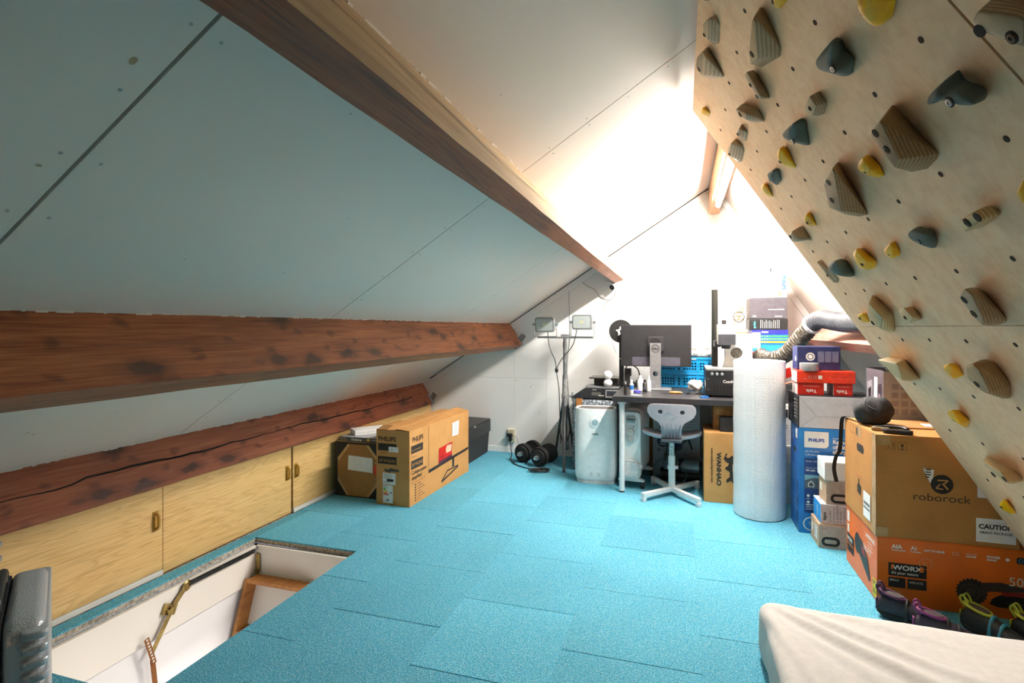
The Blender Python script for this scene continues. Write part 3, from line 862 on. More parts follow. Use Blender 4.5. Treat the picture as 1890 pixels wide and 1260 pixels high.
HOLDS = [
  ('wooden_climbing_hold', 'wood', 0.031, [(1.86, 0.102), (1.883, 0.125), (1.996, 0.132), (2.043, 0.108)], [(1.918, 0.073), (1.965, 0.079), (1.967, 0.107), (1.838, 0.1)], [(1.918, 0.073), (1.965, 0.079), (1.967, 0.107)], [], [(1.963, 0.087)], 'small rounded wooden climbing hold nearest the top rear corner of the board'),
  ('wooden_climbing_hold', 'wood', 0.045, [(2.103, 0.07), (2.165, 0.188), (2.326, 0.106)], [(2.206, 0.064), (2.138, 0.068), (2.223, 0.101), (2.05, 0.101)], [(2.206, 0.064), (2.138, 0.068), (2.223, 0.101)], [], [(2.197, 0.089)], 'fan-shaped wooden climbing hold with one hole, under the small rounded one by the top corner'),
  ('wooden_climbing_hold', 'brown', 0.048, [(1.582, 0.271), (1.58, 0.293), (1.647, 0.385), (1.684, 0.391), (1.844, 0.337)], [(1.718, 0.316), (1.76, 0.331), (1.573, 0.3), (1.691, 0.35), (1.533, 0.304)], [(1.718, 0.316), (1.76, 0.331), (1.691, 0.35)], [], [(1.699, 0.329)], 'tall teardrop-shaped wooden climbing hold near the top of the board'),
  ('wooden_climbing_hold', 'wood', 0.035, [(1.891, 0.311), (1.941, 0.408), (2.008, 0.379)], [(1.893, 0.307), (1.852, 0.313), (1.923, 0.392), (1.893, 0.397)], [], [], [(1.902, 0.343), (1.92, 0.382)], 'narrow wooden bar hold directly under the tall teardrop hold'),
  ('wooden_climbing_hold', 'wood', 0.057, [(2.189, 0.297), (2.089, 0.379), (2.116, 0.424), (2.237, 0.372)], [(2.097, 0.325), (2.114, 0.333), (2.085, 0.381), (2.034, 0.38)], [(2.085, 0.381)], [], [(2.095, 0.354)], 'wedge wooden climbing hold under the narrow bar hold'),
  ('wooden_climbing_hold', 'wood', 0.026, [(2.353, 0.323), (2.354, 0.371), (2.439, 0.377), (2.472, 0.36)], [(2.398, 0.332), (2.414, 0.343), (2.331, 0.339)], [(2.398, 0.332), (2.414, 0.343)], [], [(2.389, 0.342)], 'smallest faceted wooden climbing hold above the hold next to the lamp'),
  ('wooden_climbing_hold', 'wood', 0.04, [(2.549, 0.315), (2.524, 0.361), (2.553, 0.382), (2.69, 0.391), (2.762, 0.374)], [(2.6, 0.319), (2.655, 0.334), (2.494, 0.332)], [(2.6, 0.319), (2.655, 0.334)], [], [(2.633, 0.339)], 'rounded wooden climbing hold overhanging the board edge beside the lit tube'),
  ('wooden_climbing_hold', 'wood', 0.033, [(1.631, 0.545), (1.64, 0.584), (1.698, 0.595), (1.749, 0.579)], [(1.692, 0.545), (1.702, 0.556), (1.681, 0.58), (1.616, 0.544), (1.625, 0.574)], [(1.692, 0.545), (1.702, 0.556), (1.681, 0.58)], [], [(1.663, 0.564)], 'pentagonal wooden climbing hold between two grey holds'),
  ('yellow_climbing_hold', 'yellow', 0.024, [(2.626, 0.09), (2.624, 0.136), (2.707, 0.121)], [(2.642, 0.093), (2.66, 0.107), (2.585, 0.103)], [(2.642, 0.093), (2.66, 0.107)], [], [], 'tiny yellow climbing hold close to the upper rear edge of the board'),
  ('yellow_climbing_hold', 'yellow', 0.022, [(1.443, 0.351), (1.458, 0.354), (1.512, 0.342)], [(1.462, 0.321), (1.477, 0.332), (1.476, 0.346), (1.418, 0.337)], [(1.477, 0.332), (1.476, 0.346)], [], [(1.464, 0.331)], 'yellow climbing hold cut by the top of the picture, right of the teardrop hold'),
  ('yellow_climbing_hold', 'yellow', 0.04, [(1.148, 0.587), (1.188, 0.6), (1.216, 0.599), (1.258, 0.582)], [(1.17, 0.533), (1.19, 0.561), (1.189, 0.589), (1.133, 0.556)], [(1.19, 0.561), (1.189, 0.589)], [], [(1.18, 0.563)], 'largest yellow climbing hold, at the upper edge of the picture'),
  ('grey_climbing_hold', 'grey', 0.049, [(1.386, 0.514), (1.384, 0.54), (1.391, 0.587), (1.439, 0.6), (1.479, 0.584)], [(1.442, 0.522), (1.448, 0.537), (1.385, 0.56), (1.384, 0.583), (1.322, 0.543)], [(1.442, 0.522), (1.448, 0.537)], [([(1.386, 0.514), (1.382, 0.543), (1.441, 0.558)], [(1.442, 0.522), (1.448, 0.537), (1.322, 0.543), (1.396, 0.565)]), ([(1.396, 0.55), (1.391, 0.587), (1.439, 0.6), (1.479, 0.584)], [(1.448, 0.537), (1.384, 0.583), (1.375, 0.548)])], [(1.384, 0.573)], 'grey boot-shaped climbing hold with a steel bolt, below the top yellow holds'),
  ('grey_climbing_hold', 'grey', 0.054, [(1.142, 0.755), (1.142, 0.766), (1.142, 0.826), (1.154, 0.83)], [(1.193, 0.766), (1.199, 0.782), (1.149, 0.792), (1.124, 0.811), (1.142, 0.766), (1.089, 0.828)], [(1.193, 0.766), (1.199, 0.782), (1.149, 0.792), (1.142, 0.766)], [([(1.142, 0.755), (1.142, 0.766), (1.171, 0.786)], [(1.193, 0.766), (1.199, 0.782), (1.142, 0.766), (1.146, 0.786)]), ([(1.158, 0.777), (1.142, 0.826), (1.154, 0.83)], [(1.151, 0.786), (1.124, 0.811), (1.089, 0.828), (1.102, 0.786)])], [(1.131, 0.798)], 'widest grey horn-shaped climbing hold with two holes'),
  ('grey_climbing_hold', 'grey', 0.047, [(1.825, 0.542), (1.823, 0.56), (1.917, 0.613), (1.949, 0.602)], [(1.927, 0.53), (1.925, 0.547), (1.864, 0.585), (1.796, 0.546)], [(1.927, 0.53), (1.925, 0.547), (1.864, 0.585)], [], [(1.872, 0.578)], 'grey triangular climbing hold above a tall yellow hold'),
  ('wooden_climbing_hold', 'brown', 0.074, [(1.398, 0.713), (1.394, 0.718), (1.38, 0.861), (1.397, 0.867), (1.457, 0.874), (1.529, 0.859)], [(1.392, 0.745), (1.373, 0.739), (1.318, 0.739), (1.399, 0.833), (1.36, 0.824), (1.353, 0.767)], [(1.392, 0.745), (1.399, 0.833)], [], [(1.373, 0.792), (1.366, 0.749)], 'largest blocky wooden climbing hold, in the middle of the board'),
  ('yellow_climbing_hold', 'yellow', 0.035, [(2.115, 0.531), (2.11, 0.558), (2.155, 0.619), (2.218, 0.605)], [(2.121, 0.545), (2.147, 0.562), (2.145, 0.58), (2.059, 0.54)], [(2.121, 0.545), (2.147, 0.562), (2.145, 0.58)], [], [(2.14, 0.569)], 'tall yellow climbing hold under the grey triangular hold'),
  ('grey_climbing_hold', 'grey', 0.03, [(2.336, 0.552), (2.329, 0.57), (2.384, 0.6), (2.49, 0.594)], [(2.39, 0.546), (2.409, 0.563), (2.4, 0.583), (2.31, 0.558)], [(2.39, 0.546), (2.409, 0.563), (2.4, 0.583)], [], [(2.406, 0.569)], 'smallest grey knob-like climbing hold near the rear edge'),
  ('yellow_climbing_hold', 'yellow', 0.027, [(2.585, 0.542), (2.632, 0.61), (2.708, 0.593)], [(2.597, 0.551), (2.623, 0.573), (2.53, 0.554)], [(2.597, 0.551), (2.623, 0.573)], [], [], 'small yellow climbing hold at the rear edge, just under the grey knob'),
  ('yellow_climbing_hold', 'yellow', 0.037, [(1.643, 0.755), (1.628, 0.798), (1.644, 0.829), (1.692, 0.822)], [(1.657, 0.769), (1.658, 0.776), (1.632, 0.802), (1.591, 0.761), (1.598, 0.79)], [(1.657, 0.769), (1.658, 0.776), (1.632, 0.802)], [], [(1.628, 0.79)], 'yellow climbing hold beside the largest blocky wooden hold'),
  ('wooden_climbing_hold', 'brown', 0.068, [(1.841, 0.711), (1.833, 0.721), (1.905, 0.893), (1.973, 0.884), (2.069, 0.851)], [(1.837, 0.748), (1.801, 0.74), (1.694, 0.731), (1.922, 0.809), (1.855, 0.841), (1.814, 0.79)], [(1.922, 0.809)], [], [(1.863, 0.798), (1.792, 0.752)], 'long half-moon wooden climbing hold with two holes, in mid board'),
  ('yellow_climbing_hold', 'yellow', 0.027, [(2.345, 0.764), (2.383, 0.826), (2.48, 0.81)], [(2.379, 0.775), (2.38, 0.797), (2.311, 0.768)], [(2.379, 0.775), (2.38, 0.797)], [], [(2.369, 0.797)], 'small yellow climbing hold above a stubby wooden hold at the rear edge'),
  ('wooden_climbing_hold', 'wood', 0.053, [(2.548, 0.787), (2.565, 0.86), (2.827, 0.825)], [(2.622, 0.789), (2.634, 0.816), (2.533, 0.784), (2.543, 0.825)], [(2.622, 0.789), (2.634, 0.816)], [], [(2.596, 0.799)], 'stubby wooden climbing hold on the rear edge under a small yellow one'),
  ('yellow_climbing_hold', 'yellow', 0.041, [(2.142, 0.972), (2.133, 1.008), (2.096, 1.04), (2.146, 1.058), (2.236, 1.061)], [(2.117, 0.98), (2.145, 1.008), (2.139, 1.032), (2.056, 0.967), (2.056, 1.016)], [(2.145, 1.008), (2.139, 1.032)], [], [(2.101, 1.019)], 'broad yellow climbing hold right beside the lower grey hold'),
  ('yellow_climbing_hold', 'yellow', 0.025, [(1.867, 0.996), (1.886, 1.035), (1.901, 1.044), (1.975, 1.051)], [(1.915, 1.006), (1.928, 1.028), (1.844, 0.996), (1.898, 1.035)], [(1.915, 1.006), (1.928, 1.028), (1.898, 1.035)], [], [(1.899, 1.022)], 'medium yellow climbing hold between the broad yellow hold and the two-lobed grey hold'),
  ('grey_climbing_hold', 'grey', 0.039, [(1.679, 0.99), (1.623, 1.003), (1.643, 1.039), (1.674, 1.056), (1.711, 1.053)], [(1.664, 0.985), (1.675, 0.998), (1.642, 1.025), (1.602, 0.988), (1.581, 1.008)], [(1.675, 0.998), (1.642, 1.025)], [([(1.707, 0.993), (1.712, 1.021)], [(1.664, 0.985), (1.675, 0.998), (1.658, 1.015), (1.617, 0.986)]), ([(1.669, 0.992), (1.643, 1.039), (1.674, 1.056), (1.711, 1.053), (1.623, 1.004)], [(1.653, 1.012), (1.642, 1.025), (1.608, 0.992), (1.581, 1.008)])], [(1.635, 1.016)], 'two-lobed grey climbing hold in the lower middle of the upper panel'),
  ('wooden_climbing_hold', 'pale', 0.046, [(1.347, 1.002), (1.343, 1.029), (1.375, 1.038), (1.429, 1.044)], [(1.415, 1.002), (1.411, 1.031), (1.329, 1.019), (1.331, 0.995)], [(1.411, 1.031)], [], [(1.372, 1.012), (1.327, 1.009)], 'rectangular pale wooden pinch hold with three holes'),
  ('grey_climbing_hold', 'grey', 0.059, [(2.38, 0.983), (2.359, 0.997), (2.379, 1.066), (2.442, 1.066)], [(2.407, 0.977), (2.414, 1.007), (2.262, 0.969), (2.326, 1.032)], [(2.414, 1.007)], [], [], 'grey oval climbing hold covering a thin wooden rail hold'),
  ('wooden_climbing_hold', 'wood', 0.018, [(2.661, 0.952), (2.594, 1.056), (2.648, 1.075)], [(2.651, 0.952), (2.651, 0.965), (2.653, 1.033), (2.638, 1.061)], [(2.651, 0.952), (2.651, 0.965), (2.653, 1.033), (2.638, 1.061)], [], [(2.646, 1.023)], 'thin wooden rail hold tucked behind the grey oval hold'),
  ('wooden_climbing_hold', 'pale', 0.054, [(2.36, 1.151), (2.306, 1.244), (2.419, 1.325), (2.503, 1.33)], [(2.385, 1.209), (2.271, 1.16), (2.384, 1.255), (2.352, 1.279), (2.245, 1.232)], [(2.385, 1.209), (2.384, 1.255), (2.352, 1.279)], [], [(2.387, 1.249)], 'large curved wooden climbing hold crossing the horizontal panel joint'),
  ('yellow_climbing_hold', 'yellow', 0.027, [(2.583, 1.229), (2.628, 1.278), (2.715, 1.282)], [(2.625, 1.226), (2.633, 1.249), (2.543, 1.218)], [(2.633, 1.249)], [], [(2.61, 1.241)], 'small yellow climbing hold half behind the curved wooden hold at the joint'),
  ('wooden_climbing_hold', 'pale', 0.04, [(2.098, 1.22), (2.093, 1.271), (2.21, 1.287)], [(2.113, 1.214), (2.122, 1.253), (2.1, 1.262), (2.046, 1.202), (2.034, 1.24)], [(2.122, 1.253), (2.1, 1.262)], [], [(2.092, 1.24)], 'small square wooden climbing hold just above the panel joint'),
  ('wooden_climbing_hold', 'wood', 0.056, [(1.656, 1.18), (1.627, 1.202), (1.621, 1.281), (1.646, 1.294), (1.709, 1.304)], [(1.61, 1.177), (1.578, 1.162), (1.625, 1.234), (1.611, 1.265), (1.584, 1.239), (1.543, 1.156)], [(1.625, 1.234)], [], [(1.607, 1.229), (1.599, 1.188)], 'big oval wooden climbing hold with a steel bolt, above the panel joint'),
  ('yellow_climbing_hold', 'yellow', 0.022, [(1.194, 0.981), (1.204, 1.011), (1.244, 1.044), (1.259, 1.038)], [(1.22, 0.994), (1.229, 1.01), (1.226, 1.023), (1.186, 0.98)], [(1.22, 0.994), (1.229, 1.01), (1.226, 1.023)], [], [], 'yellow climbing hold cut by the right picture edge'),
  ('wooden_climbing_hold', 'wood', 0.047, [(0.996, 0.712), (0.967, 0.722), (0.939, 0.774), (0.981, 0.812), (1.004, 0.81)], [(0.979, 0.726), (0.985, 0.737), (0.938, 0.804), (0.956, 0.722), (0.903, 0.774)], [(0.979, 0.726), (0.985, 0.737)], [], [(0.942, 0.784), (0.98, 0.745)], 'wooden climbing hold on the second board panel in the top corner'),
  ('wooden_climbing_hold', 'pale', 0.085, [(2.738, 1.457), (2.55, 1.459), (2.546, 1.553), (2.682, 1.579)], [(2.532, 1.404), (2.545, 1.418), (2.472, 1.478), (2.426, 1.493), (2.336, 1.408)], [], [], [(2.508, 1.448)], 'pale flat-topped wooden climbing hold on the lower panel, next to the red boxes'),
  ('yellow_climbing_hold', 'yellow', 0.033, [(2.116, 1.443), (2.098, 1.454), (2.116, 1.491), (2.215, 1.519)], [(2.122, 1.437), (2.133, 1.462), (2.119, 1.481), (2.056, 1.42)], [(2.133, 1.462), (2.119, 1.481)], [], [(2.116, 1.46)], 'yellow climbing hold touching the big rounded wooden hold of the lower panel'),
  ('wooden_climbing_hold', 'brown', 0.064, [(1.883, 1.41), (1.849, 1.426), (1.853, 1.494), (1.92, 1.553), (1.979, 1.563)], [(1.865, 1.397), (1.908, 1.437), (1.88, 1.483), (1.838, 1.486), (1.781, 1.377), (1.834, 1.447)], [(1.908, 1.437), (1.88, 1.483)], [], [(1.872, 1.458)], 'big rounded wooden climbing hold on the lower panel'),
  ('yellow_climbing_hold', 'yellow', 0.041, [(2.389, 1.665), (2.359, 1.708), (2.425, 1.747), (2.472, 1.761)], [(2.38, 1.651), (2.382, 1.678), (2.346, 1.696), (2.308, 1.63)], [(2.382, 1.678)], [], [(2.363, 1.678)], 'yellow climbing hold in the middle of the lower panel, above the black round logo'),
  ('wooden_climbing_hold', 'pale', 0.068, [(2.479, 1.882), (2.296, 1.898), (2.296, 1.935), (2.438, 1.995)], [(2.298, 1.821), (2.3, 1.837), (2.241, 1.885), (2.203, 1.88), (2.198, 1.833)], [], [], [(2.284, 1.87), (2.212, 1.866)], 'lowest wooden climbing hold, pale with two holes'),
  ('yellow_climbing_hold', 'yellow', 0.032, [(2.613, 2.11), (2.622, 2.18), (2.709, 2.217)], [(2.632, 2.131), (2.641, 2.151), (2.525, 2.069)], [(2.632, 2.131), (2.641, 2.151)], [], [(2.614, 2.132)], 'lowest yellow climbing hold, near the bottom of the board'),
  ('grey_climbing_hold', 'grey', 0.022, [(1.788, 0.045), (1.793, 0.069), (1.833, 0.061)], [(1.805, 0.036), (1.814, 0.055), (1.768, 0.051)], [(1.805, 0.036), (1.814, 0.055)], [], [], 'grey climbing hold only just showing at the top corner of the board'),
]
M_SOCK = pm('#20160e', 0.85)
KM = {'wood': M_HOLDW, 'brown': M_HOLDW2, 'pale': M_HOLDW3, 'yellow': M_YEL, 'grey': M_GREY}
GRP = {'wood': 'wooden climbing holds', 'brown': 'wooden climbing holds', 'pale': 'wooden climbing holds', 'yellow': 'yellow climbing holds', 'grey': 'grey climbing holds'}
for (name, kind, h, base, top, feet, lobes, bolts, label) in HOLDS:
    cy = sum(p[0] for p in base + top) / len(base + top); cs = sum(p[1] for p in base + top) / len(base + top)
    root = thing(name, label, 'climbing hold', (0, 0, 0), 0, GRP[kind])
    root.matrix_world = Matrix.Translation(bpt(cy, cs)) @ BM
    B = [(y - cy, s - cs) for y, s in base]; Tp = [(y - cy, s - cs) for y, s in top]
    tcx = sum(p[0] for p in Tp) / len(Tp); tcy = sum(p[1] for p in Tp) / len(Tp)
    wood = kind in ('wood', 'brown', 'pale')
    pts = [(x, y, 0) for x, y in B] + [(x, y, h) for x, y in Tp] + [(y - cy, s - cs, 0) for y, s in feet]
    m = MB()
    if lobes:
        for lb_, lt_ in lobes:
            m.hull([(y - cy, s - cs, 0) for y, s in lb_] + [(y - cy, s - cs, h) for y, s in lt_] + [(y - cy, s - cs, 0) for y, s in lt_][:2])
    else: m.hull(pts)
    if wood:
        m.bevel(min(.010, h * .16), 3, 20)
        body = m.obj('hold_body', KM[kind], root, smooth=45)
    else:
        if not lobes: m.hull([(x * .9, y * .9, -.0) for x, y in B] + [(tcx + (x - tcx) * .5, tcy + (y - tcy) * .5, h * 1.12) for x, y in Tp])
        for v in m.b.verts: v.co = Vector((v.co.x * 1.07, v.co.y * 1.07, v.co.z * 1.05))
        body = m.obj('hold_body', KM[kind], root, smooth=180)
        rm = body.modifiers.new('remesh', 'REMESH'); rm.mode = 'VOXEL'; rm.voxel_size = 0.0042
        smo = body.modifiers.new('smooth', 'SMOOTH'); smo.iterations = int(max(12, min(46, (h / .0042) ** 2 * .26))); smo.factor = 0.75
    hh = h if wood else h * 1.03
    bolt = MB()
    for k, (y, s) in enumerate(bolts):
        x0, y0 = y - cy, s - cs
        r = 0.0105 if h > .04 else .0075
        MB().disc((x0, y0, hh + .0002), (0, 0, 1), r, 16, .0016).obj('bolt_socket', M_SOCK, root)
        if k == 0: bolt.lathe([(r * .72, 0), (r * .66, .0016), (r * .35, .002), (r * .32, .0005)], (x0, y0, hh + .001), 14)
    if bolts:
        bolt.obj('bolt', M_STEEL if kind == 'grey' or h > .08 else pm('#51402f', 0.6, 0.3), root)
    else: bolt.b.free()
# ------------------------------------------------------------------ things along the knee wall
from mathutils import noise as mnoise
def soft_box(size, r, n, disp=None, base=True):
    """rounded box as one grid mesh, z from 0 up; disp(p, nrm) returns an offset along the normal"""
    sx, sy, sz = size
    b = bmesh.new(); bmesh.ops.create_cube(b, size=2.0)
    bmesh.ops.subdivide_edges(b, edges=b.edges[:], cuts=n, use_grid_fill=True)
    hx, hy, hz = sx / 2, sy / 2, sz / 2
    for v in b.verts:
        p = Vector((v.co.x * hx, v.co.y * hy, v.co.z * hz))
        # denser samples near the rim
        q = Vector((max(-hx + r, min(hx - r, p.x)), max(-hy + r, min(hy - r, p.y)), max(-hz + r, min(hz - r, p.z))))
        d = p - q
        if d.length > 1e-6:
            nr = d.normalized(); p = q + nr * r
        else: nr = Vector((0, 0, 1))
        if disp: p = p + nr * disp(p, nr)
        v.co = p + Vector((0, 0, hz))
    m = MB(); m.b.free(); m.b = b
    return m

# monitor carton
root, pr = carton('monitor_carton', 'large brown cardboard monitor carton standing on the carpet, red sticker on its side', 'box', (-1.971, 3.992, 0), (.275, 1.045, .54), M_CARD, rz=R(-1.75), tape=None, flaps=False)
m = MB().slab([(-.1375, -.52, .541), (-.02, -.52, .541), (-.02, .52, .541), (-.1375, .52, .541)], (0, 0, .003)); m.obj('flap', M_CARD, root)
m = MB().slab([(.1365, -.52, .5405), (.1365, .52, .5405), (.02, .515, .565), (.02, -.515, .549)], (0, 0, .003)); m.obj('flap', M_CARD, root)
m = MB().slab([(-.13, -.522, .541), (-.05, -.522, .541), (-.035, -.46, .563), (-.12, -.46, .56)], (0, 0, .003)); m.obj('flap', M_CARD2, root)
pr.poly('front', [(.10, .5405), (.275, .5405), (.13, .545)], M_BLACKM)
pr.text('front', .018, .462, 'PHILIPS', .046, M_PRINT, bold=.0008)
pr.rect('front', .015, .392, .155, .052, M_PRINT).rect('front', .015, .295, .155, .055, M_PRINT)
pr.text('front', .022, .310, '34"WQHD', .030, M_CARD, lift=2)
pr.text('front', .03, .37, 'MONITOR', .012, M_PRINT)
pr.rect('front', .105, .385, .08, .038, M_WPAPER, 'paper_label', 2.2)
pr.text('front', .118, .40, 'P345', .012, M_PRINT, lift=3)
pr.poly('front', [(.07, .262), (.10, .255), (.12, .27), (.16, .262), (.19, .262), (.19, .245), (.13, .245), (.11, .235), (.07, .245)], M_DKGREY)
pr.rect('front', .055, .150, .108, .082, M_WPAPER, 'paper_label', 2)
pr.lines('front', .064, .222, .08, 4, .009, .002, M_PRINT, lift=3).rect('front', .09, .172, .055, .018, M_PRINT, lift=3)
pr.lines('front', .064, .168, .07, 2, .008, .002, M_PRINT, lift=3)
pr.rect('front', .058, .015, .082, .130, M_WPAPER, 'paper_label', 2)
for k, c in enumerate(('#2e9b4a', '#7cba3c', '#d9d33a', '#efb02e', '#e8822b', '#d8412f')):
    pr.rect('front', .063, .118 - k * .009, .018 + k * .005, .007, pm(c, .6), lift=3)
pr.text('front', .063, .132, 'ENERG', .011, M_PRINT, lift=3)
pr.rect('front', .118, .088, .014, .008, M_PRINT, lift=3).rect('front', .085, .03, .025, .015, M_GREYP, lift=3)
pr.poly('front', [(.11, .03), (.15, .035), (.16, .005), (.12, .0)], M_CARD2)
# printed side
pr.text('right', .035, .455, 'PHILIPS', .052, M_PRINT, bold=.0006)
pr.rect('right', .022, .375, .175, .055, M_PRINT).rect('right', .022, .262, .175, .062, M_PRINT)
pr.text('right', .030, .392, 'Curved monitor', .020, M_CARD, lift=2)
pr.text('right', .030, .280, '34"WQHD', .036, M_CARD, lift=2)
pr.text('right', .035, .345, '5000 series', .014, M_PRINT)
pr.text('right', .028, .222, 'Collaboration', .040, M_PRINT, bold=.0004).text('right', .028, .185, 'simplified', .040, M_PRINT, bold=.0004)
pr.text('right', .028, .155, 'with built-in webcam', .024, M_CARD2)
for k in range(7):
    pr.rect('right', .075, .135 - k * .019, .018, .010, M_PRINT).rect('right', .115, .138 - k * .019, .05 + .03 * (k % 3), .004, M_PRINT)
pr.rect('right', .285, .175, .003, .36, M_PRINT).rect('right', 1.030, .20, .003, .31, M_PRINT)
pr.poly('right', [(.285, .172), (1.033, .20), (1.033, .222), (.285, .198)], M_PRINT)
pr.rect('right', .70, .12, .040, .085, M_PRINT)
for pts in ([(.50, .055), (.53, .055), (.62, .115), (.60, .115)], [(.50, .055), (.51, .04), (.82, .095), (.82, .108)], [(.60, .108), (.82, .103), (.82, .115), (.60, .118)]): pr.poly('right', pts, M_PRINT)
pr.poly('right', [(.45, .205), (.69, .212), (.70, .335), (.46, .325)], pm('#c8241c', 0.3, name='red_sticker'), 'red_sticker', 2)
pr.poly('right', [(.58, .262), (.68, .262), (.685, .318), (.60, .322), (.575, .30)], pm('#d8b99a', 0.7), 'torn_paper', 3)
pr.poly('right', [(.455, .206), (.69, .213), (.70, .232), (.46, .222)], pm('#5a1c38', 0.3), 'sticker_edge', 3)
pr.text('right', .47, .24, 'LITHIUM', .020, pm('#6a1010', .6), lift=3.4)
pr.poly('right', [(.70, .375), (.82, .372), (.835, .490), (.70, .487)], M_WPAPER, 'paper_label', 2)
pr.lines('right', .725, .475, .08, 9, .011, .0025, M_GREYP, lift=3)
pr.text('top', .15, .28, 'DELL', .05, M_PRINT, turn=80) if False else None
for k in range(9): pr.rect('top', .205 + .01 * (k % 2), .16 + .085 * k, .035, .02, M_PRINT, lift=3)
pr.done()

# worn carton with black taped corners
sz = (.395, 0.98, .415)
root, pr = carton('taped_carton', 'worn brown carton with black taped corners against the cupboard doors', 'box', (-2.332, 4.047, 0), sz, M_BLACKM, tape=None, flaps=False, side_mats=[('top', M_CARD)])
oc = [(.10, .01), (.29, .01), (.375, .11), (.375, .30), (.29, .40), (.11, .40), (.02, .29), (.02, .12)]
pr.poly('front', oc, M_CARD2, 'cardboard_panel', 1.5)
for pts in ([(.02, .29), (.11, .40), (.135, .395), (.03, .27)], [(.29, .40), (.375, .30), (.365, .28), (.27, .395)], [(.10, .01), (.02, .12), (.03, .14), (.12, .015)], [(.29, .01), (.375, .11), (.36, .13), (.27, .015)]):
    pr.poly('front', pts, M_CLEARTAPE, 'packing_tape', 2)
pr.poly('front', [(.11, .205), (.325, .195), (.325, .305), (.115, .315)], M_WPAPER, 'paper_label', 2.4)
pr.poly('front', [(.335, .185), (.39, .185), (.39, .25), (.34, .255), (.33, .215)], pm('#cf3a22', 0.4), 'red_sticker', 2.4)
for a, b in ((.03, .27), (.35, .27), (.03, .15), (.35, .15)): pr.disc('front', a, b, .005, M_GREYP, lift=2.4)
pr.done()
m = MB()
for k in range(4):
    a = k * .9
    m.tube(smooth_path([(.02 + .05 * math.cos(t + a) + .02 * k, .25 + .09 * math.sin(t * 1.1 + a), .420 + .004 * k) for t in (0, .9, 1.8, 2.7, 3.6, 4.5)], 4), .004, 6)
m.obj('cord', M_BLACK, root, smooth=180)
# thin printed box and white carton on it
root, pr = carton('flat_box', 'thin dark grey printed box lying on the worn carton', 'box', (-2.315, 3.735, .4175), (.36, .335, .034), pm('#4a4c50', .5), tape=None, flaps=False, side_mats=[('top', pm('#a9abad', .5))])
pr.text('front', .10, .008, 'Desktop', .026, M_PRINTW, bold=.0006).disc('front', .245, .017, .012, pm('#c7a23a', .5)).rect('front', .275, .014, .07, .006, M_GREYP)
pr.poly('front', [(.0, 0), (.07, 0), (.05, .034), (0, .034)], pm('#7d6f66', .5)); pr.done()
root, pr = carton('white_carton', 'long white carton lying across the thin grey box', 'box', (-2.352, 3.745, .453), (.265, .135, .040), M_WPAPER, rz=R(50), tape=None)
pr.rect('front', .0, .019, .265, .0012, M_GREYP); pr.done()

# black plastic storage bin
bn = thing('storage_bin', 'black storage bin with a loose lid in the corner behind the monitor carton', 'bin', (-2.16, 4.93, 0))
m = MB()
m.hull([(x, y, z) for z, k in ((0, .94), (.22, .985)) for x in (-.27 * k, .27 * k) for y in (-.35 * k, .35 * k)]); m.obj('body', M_BLACKM, bn, bevel=.012)
m = MB().span((-.275, -.355, .215), (.275, .355, .335)); m.obj('rim', pm('#19191c', .4), bn, bevel=.006)
m = MB().slab([(-.272, -.352, .338), (.272, -.352, .338), (.272, .352, .340), (-.272, .352, .352)], (0, 0, .006)); m.obj('lid', pm('#19191c', .4), bn, bevel=.002)
m = MB().box((.276, -.10, .335), (.006, .05, .012)); m.obj('clip', M_GREYP, bn)

# wall socket with plug
so = thing('wall_socket', 'cream double wall socket with a black plug on the gable wall', 'socket', (-1.672, YE, .175))
m = MB().box((0, -.012, 0), (.082, .024, .135)); m.obj('socket_plate', pm('#ddd6bd', .5), so, bevel=.006)
m = MB()
for z in (.03, -.032): m.cyl((0, -.0242, z), (0, -.027, z), .024, n=20)
m.obj('socket_recess', pm('#c9c2a8', .5), so)
m = MB().cyl((0, -.027, .0), (0, -.060, .0), .021, n=16).box((-.005, -.055, .012), (.055, .03, .03)); m.obj('plug', M_BLACK, so, bevel=.003)
m = MB().cyl((0, -.026, -.036), (0, -.058, -.036), .018, n=16); m.obj('plug', M_BLACK, so)
m = MB().span((.012, -.010, -.20), (.024, -.001, -.066)); m.obj('conduit', M_WALL, so)
def cable(name, label, pts, r, mat, k=6):
    o = MB().tube(smooth_path(pts, k), r, 6).obj(name, mat, None, smooth=180)
    return tag(o, label, 'cable')
cable('power_cable', 'black power cable running from the wall socket along the carpet to the dumbbells', [(-1.67, 5.272, .13), (-1.655, 5.25, .06), (-1.62, 5.17, .012), (-1.575, 5.00, .006), (-1.48, 4.84, .006), (-1.32, 4.735, .006), (-1.16, 4.72, .006)], .005, M_BLACK)
cable('thin_cable', 'thin dark cable dropping from the wall socket to the skirting', [(-1.645, 5.275, .19), (-1.61, 5.29, .165), (-1.58, 5.30, .08), (-1.50, 5.31, .02), (-1.44, 5.312, .012)], .0025, M_DKGREY)
cable('wall_cable', 'thin grey cable hanging straight down the gable wall behind the work light', [(-1.075, 5.325, 1.73), (-1.07, 5.325, 1.5), (-1.06, 5.324, 1.2), (-1.09, 5.324, .9), (-1.07, 5.324, .5), (-1.075, 5.316, .07)], .0022, M_GREYP)

